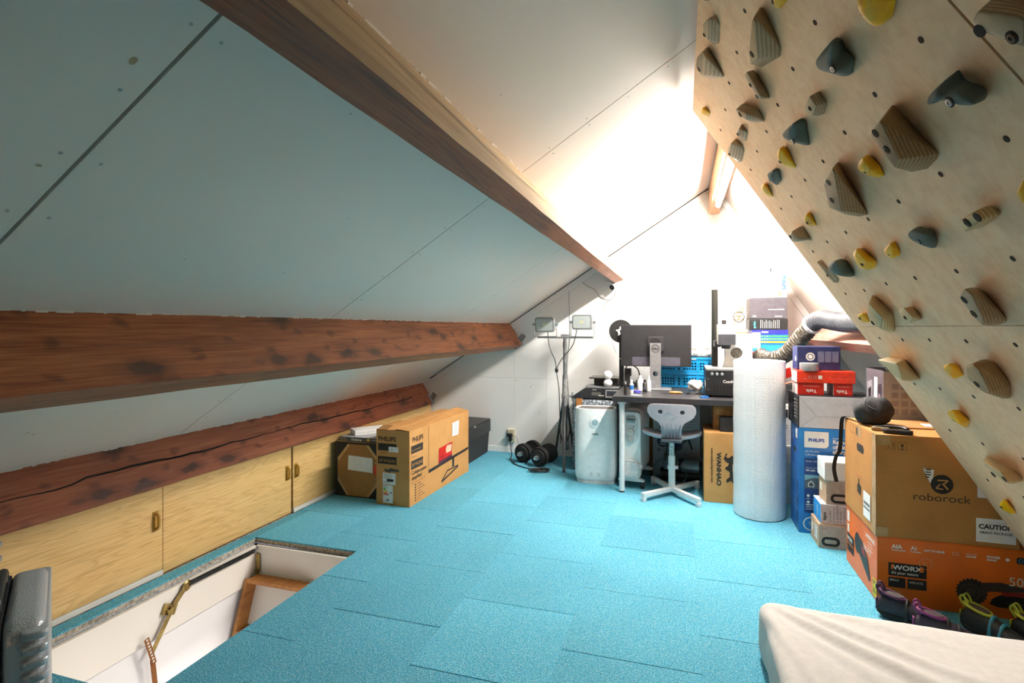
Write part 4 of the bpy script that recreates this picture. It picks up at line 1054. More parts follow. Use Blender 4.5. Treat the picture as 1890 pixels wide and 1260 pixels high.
# dumbbells
def dumbbell(label, loc, rz):
    d = thing('dumbbell', label, 'dumbbell', loc, rz, 'dumbbells on the carpet')
    m = MB().cyl((0, -.19, 0), (0, .19, 0), .0125, n=14); m.obj('bar', M_SILVER, d, smooth=40)
    for sy in (-1, 1):
        for k, r in ((0, .088), (1, .088), (2, .070)):
            y = sy * (.075 + k * .026)
            p = MB().lathe([(.014, -.012), (r * .55, -.012), (r * .6, -.009), (r * .88, -.009), (r * .92, -.0115), (r, -.006), (r, .006), (r * .92, .0115), (r * .88, .009), (r * .6, .009), (r * .55, .012), (.014, .012)], (0, 0, 0), 28, Matrix.Translation((0, y, 0)) @ Matrix.Rotation(R(90), 4, 'X'))
            p.obj('weight_plate', M_RUBBER, d, smooth=40)
        y = sy * .150
        MB().cyl((0, y - sy * .01, 0), (0, y + sy * .012, 0), .024, n=6).obj('collar_nut', M_SILVER, d)
dumbbell('black-plated dumbbell beside the socket cable, half behind its twin', (-1.42, 5.06, .0885), R(-14))
dumbbell('black-plated dumbbell nearest the work light tripod', (-1.232, 4.955, .0885), R(-14))

# tripod work light
wl = thing('work_light', 'twin floodlight work light on a grey tripod stand in the gable corner', 'work light', (-1.045, 5.0, 0))
m = MB().cyl((0, 0, .60), (0, 0, 1.185), .0165, n=14).cyl((0, 0, .78), (0, 0, .84), .022, n=14).cyl((0, 0, 1.10), (0, 0, 1.15), .020, n=14); m.obj('upper_pole', pm('#77797b', .5, .5, var=.15), wl, smooth=40)
m = MB().cyl((0, 0, .14), (0, 0, .80), .024, n=14).cyl((0, 0, .62), (0, 0, .66), .032, n=14).cyl((0, 0, .14), (0, 0, .18), .032, n=14).box((.05, 0, .64), (.06, .015, .02)).cyl((.075, -.012, .60), (.075, -.012, .68), .009)
m.obj('lower_pole', pm('#9a9b9b', .55, .4, var=.2), wl, smooth=40)
for a in (-80, 82, 122):
    dx, dy = math.cos(R(a)), math.sin(R(a))
    m = MB().tube([(dx * .03, dy * .03, .64), (dx * .28, dy * .28, .014)], .012, 8); m.cyl((dx * .28, dy * .28, 0), (dx * .28, dy * .28, .02), .016)
    m.obj('leg', pm('#55565a', .5, .4), wl, smooth=40)
    MB().tube([(dx * .03, dy * .03, .16), (dx * .16, dy * .16, .31)], .006, 6).obj('brace', M_DKGREY, wl)
m = MB().box((.0, 0, 1.19), (.53, .03, .016)).box((0, 0, 1.205), (.07, .045, .03)); m.obj('crossbar', pm('#8d8f90', .5, .5), wl, bevel=.002)
for x, z, t in ((-.185, 1.313, 8), (.17, 1.333, 0)):
    lampM = Matrix.Translation((x, -.02, z)) @ Matrix.Rotation(R(t), 4, 'X') @ Matrix.Rotation(R(-6), 4, 'Z')
    m = MB().prism(rrect(.19, .140, .022), .045, Matrix.Rotation(R(90), 4, 'X') @ Matrix.Translation((0, 0, -.02))); m._xf(m.b.verts[:], lampM)
    for k in range(6): m.box((-.06 + k * .024, .035, 0), (.006, .03, .10), M=lampM)
    lb = m.obj('floodlight', pm('#8d8f91', .5, .2), wl, bevel=.003)
    m = MB().prism(rrect(.158, .108, .012), .002, lampM @ Matrix.Rotation(R(90), 4, 'X') @ Matrix.Translation((0, 0, .0255))); m.obj('reflector', pm('#aab0ae', .45, .1), lb)
    m = MB().box((0, -.029, 0), (.035, .002, .030), M=lampM); m.obj('led_chip', pm('#d8d2a0', .4), lb)
    gl = NT('lamp_glass'); gl.out('#e8f0ee', .08); gl.p.inputs['Alpha'].default_value = .22
    m = MB().prism(rrect(.160, .110, .012), .002, lampM @ Matrix.Rotation(R(90), 4, 'X') @ Matrix.Translation((0, 0, .030))); m.obj('glass', gl.m, lb)
    m = MB()
    for s in (-1, 1):
        m.box((x + s * .108, -.01, (z + 1.2) / 2), (.004, .022, z - 1.2)); m.cyl((x + s * .10, -.02, z), (x + s * .122, -.02, z), .013, n=10)
    m.box((x, -.01, 1.2), (.22, .022, .004)); m.obj('bracket', pm('#a4a6a8', .4, .7), lb)
for pts in ([(-.16, -.03, 1.25), (-.14, -.03, 1.10), (-.09, -.03, .98), (-.075, -.03, .90)], [(.12, -.03, 1.27), (.08, -.03, 1.12), (-.03, -.03, .98), (-.07, -.03, .90)], [(-.073, -.03, .86), (-.05, -.03, .70), (-.04, -.035, .45), (-.03, -.05, .20)]):
    MB().tube(smooth_path(pts, 6), .0045, 6).obj('cord', M_DKGREY, wl, smooth=180)
MB().ball((-.073, -.03, .885), .017, (1, .8, 1.6), 10).obj('cord_splitter', M_BLACK, wl, smooth=180)
pts = [(-.05 + .09 * math.cos(t * 2.4) * (.6 + .4 * math.sin(t)), -.23 + .05 * math.sin(t * 2.4 + .4), .012 + .012 * abs(math.sin(t * 1.7))) for t in [i * .33 for i in range(44)]]
cb = MB().tube(smooth_path(pts, 3), .0055, 6); cb._xf(cb.b.verts[:], Matrix.Translation((-1.16, 4.90, 0)))
tag(cb.obj('cable_tangle', M_BLACK, None, smooth=180), 'tangled black cable heap on the carpet at the foot of the tripod', 'cable')

# security camera at the end of the upper purlin
sc_ = thing('security_camera', 'small white bullet security camera at the end of the upper purlin', 'camera', (-0.60, 5.24, 1.70))
m = MB().cyl((.03, .07, .05), (.03, .088, .05), .035, n=18).tube([(.03, .075, .05), (.03, .03, .04), (.01, .0, .02)], .011, 8); m.obj('mount', M_WPLAST, sc_, smooth=40)
m = MB().cyl((.02, .035, .015), (-.03, -.06, -.035), .028, .030, 18); m.obj('housing', M_WPLAST, sc_, smooth=40)
m = MB().cyl((-.0295, -.0592, -.0345), (-.0315, -.063, -.0365), .025, n=18); m.obj('faceplate', M_BLACK, sc_)
m = MB().cyl((-.0315, -.063, -.0365), (-.0325, -.065, -.0375), .009, n=12); m.obj('lens', pm('#5c5c60', .15, .3), sc_)
m = MB().tube([(-.02, .02, .01), (-.075, .0, .025), (-.085, -.005, .028)], .008, 8); m.obj('antenna', M_WPLAST, sc_, smooth=60)
cable('camera_cable', 'thin white camera cable looping over the gable wall', [(-.60, 5.318, 1.64), (-.63, 5.32, 1.58), (-.68, 5.32, 1.555), (-.76, 5.322, 1.585), (-.82, 5.322, 1.66), (-.90, 5.324, 1.70), (-.97, 5.325, 1.775)], .0028, pm('#8d8a85', .6))
cable('camera_pigtail', 'short loose cable end hanging below the camera cable', [(-.68, 5.32, 1.552), (-.715, 5.318, 1.50), (-.705, 5.318, 1.45)], .0025, pm('#8d8a85', .6))

# suitcases
def suitcase(label, loc, rz, w, h, th, shell, accent, nr, rib_z):
    s = thing('suitcase', label, 'suitcase', loc, rz, 'suitcases')
    z0 = .05
    for sgn in (-1, 1):
        m = MB().prism(rrect(w, h, .052, 6), th / 2 - .012, Matrix.Translation((0, 0, z0 + h / 2)) @ Matrix.Rotation(R(90), 4, 'Z') @ Matrix.Rotation(R(90), 4, 'X') @ Matrix.Translation((0, 0, .012)))
        if sgn < 0: m._xf(m.b.verts[:], Matrix.Diagonal((-1, 1, 1, 1)))
        m.bevel(.022, 4, 50)
        sh_ = m.obj('shell', shell, s, smooth=50)
        n = nr
        for k in range(n):
            z = z0 + .05 + (h - .078) * k / (n - 1)
            r = MB().prism(rrect(th / 2 - .040, w + .030, .014, 3), rib_z, Matrix.Translation((sgn * (th / 4 + .026), 0, z - rib_z / 2)))
            r.bevel(.004, 2, 50)
            r.obj('rib', shell, sh_, smooth=50)
    m = MB().prism(rrect(w - .006, h - .006, .050, 6), .026, Matrix.Translation((0, 0, z0 + h / 2)) @ Matrix.Rotation(R(90), 4, 'Z') @ Matrix.Rotation(R(90), 4, 'X') @ Matrix.Translation((0, 0, -.013))); m.obj('zip_band', M_BLACKM, s)
    m = MB().tube(smooth_path([(0, -.10, z0 + h), (0, -.09, z0 + h + .03), (0, .09, z0 + h + .03), (0, .10, z0 + h)], 5), .011, 8); m.obj('top_handle', accent, s, smooth=60)
    m = MB().box((0.0, -w / 2 - .004, z0 + h * .44), (.034, .018, .15)); m.obj('side_handle', accent, s, bevel=.005)
    for x in (-th / 2 + .05, th / 2 - .05):
        for y in (-w / 2 + .07, w / 2 - .07):
            m = MB().cyl((x - .012, y, .026), (x + .012, y, .026), .026, n=16).box((x, y, .05), (.03, .04, .02)); m.obj('wheel', M_BLACK, s)
def mat_shell(name, c, r):
    t = NT(name); v = t.coord('Object'); n = t.noise(v, 3, 3)
    vo = t.new('ShaderNodeTexVoronoi'); vo.inputs['Scale'].default_value = 260; t.link(v, vo.inputs['Vector'])
    t.out(t.ramp(n, [(.3, c), (.7, c)]), r, .35); t.bump(vo.outputs['Distance'], .35, .002)
    return t.m
suitcase('large silver ribbed hard-shell suitcase next to the floor hatch', (-1.617, .905, 0), R(57), .40, .560, .180, mat_shell('silver_shell', '#c2c6cc', .3), M_BLACK, 16, .0185)
suitcase('smaller slate grey suitcase standing behind the silver one', (-2.255, 1.115, 0), R(50), .32, .490, .20, mat_shell('slate_shell', '#8d939c', .4), M_BLACK, 9, .018)

# mattress
def mdisp(p, nr):
    n = mnoise.noise(Vector((p.x * 2.2, p.y * 4.0, 3.1))) * .006
    dx, dy = p.x + .60, -(p.y - 1.08); dist = math.hypot(dx, dy); ang = math.atan2(dy, dx); r = 0.0
    for a, A, w, r0, r1 in ((.30, .005, .016, .15, .8), (.55, .011, .022, .05, .9), (.78, .013, .030, .05, 1.5), (1.02, .005, .030, .2, 1.0), (1.33, .006, .020, .0, 1.1)):
        wob = a + .035 * math.sin(dist * 5 + a * 9)
        x = dist * math.sin(ang - wob); ww = w * (.6 + dist * .5)
        env = max(0, min(1, (dist - r0) * 5)) * max(0, min(1, (r1 - dist) * 2.2))
        r += A * env * (math.exp(-(x / ww) ** 2) - .7 * math.exp(-((x - 1.7 * ww) / ww) ** 2))
    fine = mnoise.noise(Vector((p.x * 4, p.y * 9, 1.3))) * .0030 + mnoise.noise(Vector((p.x * 22, p.y * 9, p.z * 20))) * .0012
    return n + r + fine + (.012 * math.exp(-dist * 9))
m = soft_box((1.16, 2.1, .205), .04, 120, mdisp)
M_SHEET = NT('cotton_sheet'); _v = M_SHEET.coord('Object'); _n = M_SHEET.noise(_v, 40, 4)
M_SHEET.out(M_SHEET.ramp(_n, [(.3, '#d0cdca'), (.7, '#dad7d4')]), .9); M_SHEET.bump(_n, .12, .003)
mo = m.obj('mattress', M_SHEET.m, None, smooth=180, loc=(.875, 1.29, 0))
tag(mo, 'white sheet-covered mattress on the carpet in front of the orange carton', 'mattress')
# ------------------------------------------------------------------ desk corner
M_DESK = pm('#2b2a2d', .4, var=.12, name='black_desk_top')
dk = thing('desk', 'black-topped desk with white legs in front of the gable wall', 'desk', (0, 0, 0))
DX0, DX1, DY0, DY1 = -.514, .645, 4.245, 5.30
MB().span((DX0, DY0, .708), (DX1, DY1, .75)).obj('desktop', M_DESK, dk, bevel=.002)
for x, y in ((-.445, 4.30), (-.445, 5.24), (.605, 4.30), (.605, 5.24)):
    m = MB().cyl((x, y, .012), (x, y, .708), .0215, n=18).cyl((x, y, .69), (x, y, .708), .035, n=18)
    lg = m.obj('leg', M_WPLAST, dk, smooth=40)
    MB().cyl((x, y, 0), (x, y, .013), .020, n=16).obj('foot', M_BLACK, lg)

# air purifier
ap = thing('air_purifier', 'white air purifier with a round display standing beside the desk leg', 'air purifier', (-.685, 4.56, 0), R(4))
m = MB()
def supell(w, d, n=36, e=3.2):
    out = []
    for k in range(n):
        t = 2 * PI * k / n; c, s = math.cos(t), math.sin(t)
        out.append((w / 2 * math.copysign(abs(c) ** (2 / e), c), d / 2 * math.copysign(abs(s) ** (2 / e), s)))
    return out
rings = [(.93, .028), (.97, .045), (1.0, .09), (1.0, .30), (.985, .50), (.965, .60), (.955, .613), (.93, .615), (.90, .606), (.86, .603)]
b = m.b; vr = []
for k, z in rings: vr.append([b.verts.new((x * k, y * k, z)) for x, y in supell(.352, .24)])
for A, C in zip(vr, vr[1:]):
    for k in range(36): b.faces.new((A[k], A[(k + 1) % 36], C[(k + 1) % 36], C[k]))
b.faces.new(vr[0][::-1]); b.faces.new(vr[-1])
m.obj('housing', pm('#f0f3f4', .3, var=.02), ap, smooth=50)
m = MB().prism([(x * .86, y * .86) for x, y in supell(.352, .24)], .004, Matrix.Translation((0, 0, .6035)))
g_ = m.obj('outlet_grille', pm('#5d5a58', .6), ap)
for k in range(9): MB().box((-.0, -.075 + k * .019, .6095), (.27, .006, .004)).obj('grille_slat', pm('#77726e', .6), g_)
m = MB().prism([(x * .92, y * .92) for x, y in supell(.352, .24)], .026, Matrix.Translation((0, 0, .0))); m.obj('base', pm('#cfd3d6', .4), ap)
FR = Matrix.Rotation(R(90), 4, 'X')
m = MB().lathe([(.050, 0), (.046, .0015), (.030, .002)], (0, 0, 0), 28, Matrix.Translation((.0, -.1195, .505)) @ FR); m.obj('dial_ring', pm('#eceff0', .25), ap, smooth=40)
m = MB().lathe([(.026, 0), (.026, .003), (.022, .004)], (0, 0, 0), 24, Matrix.Translation((.0, -.1200, .505)) @ FR); m.obj('display', pm('#9fb6bd', .2), ap)
p_ = Print(ap, (.352, .2405, .6))
p_.text('front', .176, .405, 'PHILIPS', .016, pm('#3a3f45', .5), align='C', bold=.0004, lift=2)
p_.ring('front', .145, .085, .009, .002, M_GREYP, lift=2).ring('front', .205, .085, .009, .002, M_GREYP, lift=2).rect('front', .13, .068, .03, .0016, M_GREYP, lift=2).rect('front', .19, .068, .03, .0016, M_GREYP, lift=2).done()

# bubble-wrapped box with an engraver on it
bw = NT('grey_bubble_wrap'); _v = bw.coord('Object'); vo = bw.new('ShaderNodeTexVoronoi'); vo.inputs['Scale'].default_value = 62; bw.link(_v, vo.inputs['Vector'])
bw.out(bw.ramp(vo.outputs['Distance'], [(.15, '#aab2b8'), (.5, '#6e7880'), (.8, '#525c66')]), .22); bw.bump(vo.outputs['Distance'], .6, .01)
wb_ = thing('bubble_wrapped_box', 'tall box wrapped in grey bubble wrap behind the air purifier', 'box', (-.736, 5.02, 0))
m = soft_box((.415, .40, .645), .018, 12, lambda p, n: mnoise.noise(p * 14) * .004); m.obj('wrapping', bw.m, wb_, smooth=180)
m = MB().box((-.14, -.203, .61), (.055, .004, .07)).box((-.14, -.03, .6475), (.055, .35, .004)); m.obj('parcel_tape', pm('#a8713f', .3), wb_)
en = thing('laser_engraver', 'black wedge-sided engraver standing on the bubble-wrapped box', 'engraver', (-.66, 5.0, .65))
prof = [(-.285, 0), (.135, 0), (.135, .095), (-.165, .095), (-.285, .012)]
MB().prism(prof, .36, Matrix.Translation((0, .18, 0)) @ FR).obj('body', pm('#1f2024', .4), en, bevel=.003)
m = MB().box((.075, -.184, .048), (.115, .008, .07)); m.obj('display_frame', pm('#9a9c9e', .4, .3), en, bevel=.002)
m = MB().box((.075, -.1885, .052), (.092, .002, .045)); m.obj('display', pm('#2e3138', .2), en)
m = MB()
for k in range(7):
    for j in range(3): m.box((-.10 + k * .012, -.1805, .055 - j * .01), (.005, .001, .003))
m.box((-.02, -.1805, .03), (.05, .001, .006)); m.box((-.09, -.1805, .08), (.012, .001, .006)).box((-.07, -.1805, .08), (.012, .001, .006)); m.obj('print', M_PRINTW, en)
m = MB().box((-.01, 0, .0975), (.28, .30, .004)).box((-.10, -.12, .10), (.12, .02, .006)).box((.02, -.11, .101), (.02, .03, .008)); m.obj('top_tray', pm('#8a8c8e', .4, .4), en)
pl = thing('scanner_plate', 'flat black device with a glass plate lying on the engraver', 'device', (-.665, 5.12, .7505))
MB().box((0, 0, .03), (.22, .20, .058)).obj('body', M_BLACK, pl, bevel=.005)
MB().box((-.02, -.02, .068), (.26, .24, .012)).obj('plate', pm('#3a3a36', .2), pl, bevel=.003)
for nm, lab, z, r in (('white_ball', 'white ball resting on the black engraver', .797, .042),):
    o = thing(nm, 'two stacked white lamp globes in front of the black device', 'ornament', (-.632, 4.905, .7505))
    MB().ball((0, 0, .036), .040, (1, 1, .9), 18).obj('lower_globe', M_WPLAST, o, smooth=180)
    MB().ball((0, 0, .105), .041, (1, 1, 1), 18).obj('upper_globe', M_WPLAST, o, smooth=180)

# 3D printer with filament spool
tp_ = thing('printer', 'tall black 3D printer frame with a filament spool on top, left of the monitor', 'printer', (-.40, 5.045, .75))
for x in (-.125, .150):
    MB().box((x, 0, .20), (.04, .05, .40)).obj('column', pm('#1d1d20', .4), tp_, bevel=.003)
MB().box((.0125, 0, .39), (.315, .04, .03)).obj('top_beam', pm('#1d1d20', .4), tp_, bevel=.003)
MB().box((.03, 0, .02), (.285, .12, .038)).obj('base', pm('#232326', .5), tp_, bevel=.004)
m = MB().box((-.135, -.026, .25), (.012, .002, .008)); m.obj('print', M_PRINTW, tp_)
m = MB().box((-.065, -.03, .13), (.06, .06, .07)).box((-.06, -.05, .07), (.03, .03, .08)).cyl((-.085, -.05, .05), (-.085, -.05, .10), .01); m.obj('extruder', pm('#3b3a3a', .4, .3), tp_, bevel=.003)
m = MB().tube(smooth_path([(-.09, -.03, .16), (-.05, -.08, .20), (.02, -.09, .17), (.04, -.08, .10), (.01, -.08, .05)], 6), .006, 6); m.obj('cable_loop', M_BLACK, tp_, smooth=180)
m = MB().box((-.125, 0, .44), (.02, .03, .10)).cyl((-.125, -.07, .50), (-.125, .03, .50), .012, n=12); m.obj('spool_holder', M_DKGREY, tp_)
sp = [(.104, -.045), (.104, -.041), (.04, -.041), (.04, .0), (.104, .0), (.104, .004), (.028, .004), (.028, -.045)]
m = MB(); b = m.b; vr = []
for r_, z in sp + [sp[0]]:
    vr.append([b.verts.new((r_ * math.cos(2 * PI * k / 36), r_ * math.sin(2 * PI * k / 36), z)) for k in range(36)])
for A, C in zip(vr, vr[1:]):
    for k in range(36): b.faces.new((A[k], A[(k + 1) % 36], C[(k + 1) % 36], C[k]))
SPM = Matrix.Translation((-.125, -.075, .50)) @ Matrix.Rotation(R(8), 4, 'Z') @ Matrix.Rotation(R(90), 4, 'X')
m._xf(b.verts[:], SPM); sp_o = m.obj('spool', pm('#1a1a1b', .35), tp_, smooth=40)
for k in range(30):
    a = 2 * PI * k / 30
    MB().box((.075 * math.cos(a), .075 * math.sin(a), .0045), (.046, .003, .0015), rot=(0, 0, a), M=SPM).obj('spool_ridge', pm('#3c3c3d', .4), sp_o)
for k in range(5):
    a = 2 * PI * k / 5 + .4
    MB().disc(SPM @ Vector((.036 * math.cos(a), .036 * math.sin(a), .0052)), SPM.to_3x3() @ Vector((0, 0, 1)), .008, 8, .001).obj('spool_window', M_PRINTW, sp_o)
MB().tube(smooth_path([(-.20, -.08, .46), (-.205, -.06, .40), (-.17, -.03, .30)], 5), .0015, 5).obj('filament', M_DKGREY, tp_)

# computer monitor seen from behind
mo_ = thing('computer_monitor', 'black widescreen monitor seen from behind on a silver stand', 'monitor', (-.216, 4.86, .75), R(1.5))
M_MONB = pm('#242427', .38, name='monitor_back')
m = MB().box((0, .035, .375), (.595, .018, .365)); m.obj('screen_panel', M_MONB, mo_, bevel=.004)
m = MB().box((0, .018, .39), (.135, .010, .125)); m.obj('mount_plate', pm('#2c2c2f', .4), mo_, bevel=.002)
m = MB().span((-.20, .0235, .200), (.205, .0262, .275)); m.obj('port_recess', pm('#4b4a55', .4), mo_)
holeloop = [(.022 * math.cos(2 * PI * k / 20), .135 + .022 * math.sin(2 * PI * k / 20)) for k in range(20)]
m = MB().plate([(-.046, .012), (.046, .012), (.046, .40), (-.046, .40)], [holeloop[::-1]], .014, Matrix.Translation((0, -.022, 0)) @ FR)
m.obj('stand_column', pm('#a3a4a8', .3, .6), mo_)
m = MB().cyl((0, -.022, .40), (0, .0085, .40), .046, n=24); m.obj('hinge_cover', M_BLACK, mo_, smooth=40)
m = MB().prism(rrect(.27, .19, .012), .012, Matrix.Translation((0.0, -.02, 0))); m.obj('stand_base', pm('#8f9094', .35, .5), mo_, bevel=.003)
p_ = Print(mo_, (.092, .075, .4)); 
p_.ring('front', .046, .352, .034, .004, M_PRINT, lift=1.5).text('front', .046, .343, 'DELL', .024, M_PRINT, align='C', bold=.0012, lift=1.5).done()

# two blue folding crates
def crate(label, z, lx=.47):
    c = thing('blue_crate', label, 'crate', (.035, 5.165, z), 0, 'blue crates behind the monitor')
    W, D, H = lx, .23, .130; t = .006
    mt = pm('#1390cf', .4, name='blue_plastic')
    def grid(w, h):
        holes = []; n = int(w / .023); cols = [-(n - 1) * .0115 + i * .023 for i in range(n)]
        for i, x in enumerate(cols):
            if i % 9 == 8: continue
            for j in range(3):
                y = .028 + j * .024
                holes.append([(x - .0075, y - .008), (x - .0075, y + .008), (x + .0075, y + .008), (x + .0075, y - .008)])
        return [(-w / 2, 0), (w / 2, 0), (w / 2, h), (-w / 2, h)], holes
    o_, h_ = grid(W, H)
    MB().plate(o_, h_, t, Matrix.Translation((0, -D / 2 + t, 0)) @ FR).obj('front_panel', mt, c)
    MB().plate(o_, h_, t, Matrix.Translation((0, D / 2, 0)) @ FR).obj('back_panel', mt, c)
    o_, h_ = grid(D - .02, H)
    for s in (-1, 1):
        MB().plate(o_, h_, t, Matrix.Translation((s * W / 2 - (t if s > 0 else 0), 0, 0)) @ Matrix.Rotation(R(90), 4, 'Z') @ FR).obj('side_panel', mt, c)
    MB().span((-W / 2 + .002, -D / 2 + .002, .0), (W / 2 - .002, D / 2 - .002, .005)).obj('bottom', mt, c)
    m = MB()
    for s in (-1, 1):
        m.span((-W / 2 - .004, s * D / 2 - .006, H - .018), (W / 2 + .004, s * D / 2 + .006, H + .002)); m.span((s * W / 2 - .006, -D / 2, H - .018), (s * W / 2 + .006, D / 2, H + .002))
    m.obj('rim', mt, c, bevel=.002)
    MB().span((-W / 2 + .012, -D / 2 + .014, .006), (W / 2 - .012, D / 2 - .014, H - .02)).obj('dark_filler', pm('#12384f', .7, var=.3), c)  # dark block added so the crate holes look shaded inside
    for x in (-W / 2, -.08, .10, W / 2): MB().span((x - .008, -D / 2 - .005, 0), (x + .008, -D / 2 + .002, H - .018)).obj('rib', mt, c)
    return c
crate('lower blue perforated crate standing on the desk behind the monitor', .752)
cu = crate('upper blue perforated crate stacked on the lower blue one', .888)
p_ = Print(cu, (.49, .246, .13)); p_.text('front', .27, .113, 'EUROBOX', .013, M_PRINTW, bold=.0006, lift=1.6).done()
ng = thing('net_bundle', 'crumpled white speckled netting on the upper blue crate', 'netting', (.11, 5.15, 1.022))
random.seed(11)
m = soft_box((.28, .17, .055), .026, 14, lambda p, n: mnoise.noise(p * 30) * .014); m.obj('fabric', pm('#d9d4cb', .8, var=.3, scale=60), ng, smooth=180)
for k in range(9):
    a = random.uniform(0, 6); x, y = random.uniform(-.10, .10), random.uniform(-.06, .02)
    MB().tube([(x, y, .05 + random.uniform(0, .015)), (x + .03 * math.cos(a), y + .03 * math.sin(a), .06 + random.uniform(0, .02))], .0045, 6).obj('twig', pm('#8a7a6c', .8), ng)

# small things on the desk
def bottle(label, loc, prof, mat, cap, cprof, lab=None):
    o = thing('bottle', label, 'bottle', loc, 0, 'bottles on the desk')
    MB().lathe(prof, (0, 0, 0), 18).obj('body', mat, o, smooth=40)
    MB().lathe(cprof, (0, 0, 0), 14).obj('cap', cap, o, smooth=40)
    if lab: MB().lathe([(lab[0], lab[1]), (lab[0], lab[2])], (0, 0, 0), 18).obj('label_wrap', lab[3], o, smooth=40)
B1 = [(.016, 0), (.017, .004), (.017, .075), (.010, .088)]
bottle('small glue bottle with a blue label and white cap on the desk', (-.385, 4.45, .75), B1, pm('#d8d5cf', .4), M_WPLAST, [(.009, .087), (.009, .108), (.006, .112)], (.0174, .035, .07, pm('#2a6ab0', .4)))
bottle('black ink bottle with white print on the desk', (-.292, 4.62, .75), [(.018, 0), (.018, .07), (.010, .080)], pm('#1c1d20', .35), M_BLACK, [(.010, .08), (.010, .10)], (.0184, .02, .05, pm('#4a4c52', .4)))
bottle('plain white bottle between the ink bottle and the tape roll', (-.335, 4.72, .75), [(.024, 0), (.024, .09), (.012, .105)], M_WPLAST, M_WPLAST, [(.012, .105), (.012, .125)])
bottle('white squeeze bottle touching the monitor stand', (-.262, 4.70, .75), [(.017, 0), (.017, .085), (.009, .098)], M_WPLAST, M_WPLAST, [(.009, .098), (.006, .13)])
o = thing('tape_roll', 'violet tape roll lying on the desk', 'tape', (-.355, 4.56, .75))
MB().lathe([(.018, 0), (.036, 0), (.036, .016), (.018, .016)], (0, 0, 0), 22).obj('tape', pm('#4a46a8', .4), o, smooth=40)
MB().lathe([(.015, .001), (.018, .001), (.018, .015), (.015, .015)], (0, 0, 0), 22).obj('core', M_WPAPER, o)
tag(MB().box((0, 0, .0012), (.075, .05, .002)).obj('paper_note', M_WPAPER, None, loc=(-.345, 4.37, .75), rot=(0, 0, R(-25))), 'slip of white paper at the front edge of the desk', 'paper')
o = thing('scraper', 'orange-handled scraper lying on the desk', 'scraper', (-.055, 4.55, .75), R(4))
MB().lathe([(.006, 0), (.010, .02), (.011, .06), (.006, .10)], (0, 0, 0), 12, Matrix.Translation((-.04, 0, .011)) @ Matrix.Rotation(R(90), 4, 'Y')).obj('handle', pm('#cf8a42', .4), o, smooth=60)
MB().box((-.065, 0, .010), (.05, .022, .002)).obj('blade', M_STEEL, o)
random.seed(5)
pts = [(.10 + .07 * math.cos(t * 1.9) * (1 - .01 * i), 4.54 + .05 * math.sin(t * 1.9 + .3), .757 + .004 * (i % 3)) for i, t in enumerate([k * .5 for k in range(18)])]
tag(MB().tube(smooth_path(pts, 4), .0032, 6).obj('usb_cable', M_BLACK, None, smooth=180), 'black coiled cable on the desk in front of the crates', 'cable')
m = soft_box((.12, .10, .085), .04, 12, lambda p, n: mnoise.noise(p * 28) * .022 + mnoise.noise(p * 70) * .006)
tag(m.obj('plastic_bag', pm('#d9d7d2', .2, var=.15), None, smooth=180, loc=(.115, 4.72, .763)), 'crumpled clear plastic bag on the desk beside the black laser box', 'bag')
tag(MB().box((0, 0, .006), (.055, .03, .012)).cyl((-.03, 0, .006), (.03, .0, .006), .007, n=8).obj('usb_adapter', pm('#2066b8', .4), None, loc=(.165, 4.36, .75), rot=(0, 0, R(20))), 'small blue adapter on the desk at the corner of the laser box', 'adapter')
o = thing('pen_holder', 'slim black marker standing near the left front desk corner', 'marker', (-.425, 4.36, .75))
MB().cyl((0, 0, 0), (0, 0, .085), .011, n=14).obj('barrel', M_BLACK, o, smooth=40); MB().cyl((0, 0, .085), (0, 0, .105), .008, n=12).obj('cap', M_GREYP, o)

# fiber laser: box, column, head
ls = thing('laser_marker', 'black laser marking machine with a tall column on the desk', 'machine', (.415, 4.62, .75))
MB().box((0, 0, .112), (.475, .42, .195)).obj('cabinet', pm('#17171a', .4), ls, bevel=.004)
for x in (-.19, .19):
    for y in (-.16, .16): MB().cyl((x, y, 0), (x, y, .016), .018, n=12).obj('foot', M_RUBBER, ls)
MB().box((0, 0, .214), (.47, .41, .008)).obj('work_plate', pm('#b4b3ae', .35, .5), ls)
for k in range(3):
    MB().lathe([(.011, 0), (.011, .008), (.008, .010)], (0, 0, 0), 14, Matrix.Translation((-.193 + k * .036, -.2105, .178)) @ FR).obj('button', M_SILVER, ls, smooth=40)
p_ = Print(ls, (.475, .4215, .2)); p_.text('front', .122, .113, 'ComMarker', .029, M_PRINTW, bold=.0007)
for k in range(16):
    for j in range(4): p_.rect('front', .055 + k * .024, .040 + j * .016, .011, .009, pm('#050506', .9))
p_.disc('front', .018, .14, .004, M_GREYP).disc('front', .018, .06, .004, M_GREYP)
p_.done()
MB().cyl((-.155, .14, .218), (-.155, .14, .845), .025, n=20).obj('column', pm('#20221f', .35), ls, smooth=40)
MB().box((-.145, .03, .405), (.045, .24, .05)).obj('arm', M_BLACK, ls, bevel=.004)
m = MB().box((-.090, -.155, .48), (.122, .21, .155)); m.obj('laser_head', pm('#d9d9d8', .35), ls, bevel=.006)
m = MB().box((-.090, -.2605, .443), (.1222, .003, .080)); m.obj('head_shade', pm('#3b3c42', .4), ls)
MB().cyl((-.09, -.15, .403), (-.09, -.15, .37), .04, .03, 18).obj('lens', M_BLACK, ls)
MB().cyl((-.10, -.09, .557), (-.10, -.09, .590), .016, n=12).obj('strain_relief', M_BLACK, ls)
MB().tube(smooth_path([(-.10, -.09, .58), (-.098, -.07, .70), (-.095, .0, .86)], 5), .009, 8).obj('fiber_hose', pm('#c79a8b', .5), ls, smooth=180)
m = MB().box((-.11, -.16, .2215), (.16, .08, .006), rot=(0, 0, R(6))); m.obj('sample_plate', M_WPAPER, ls)
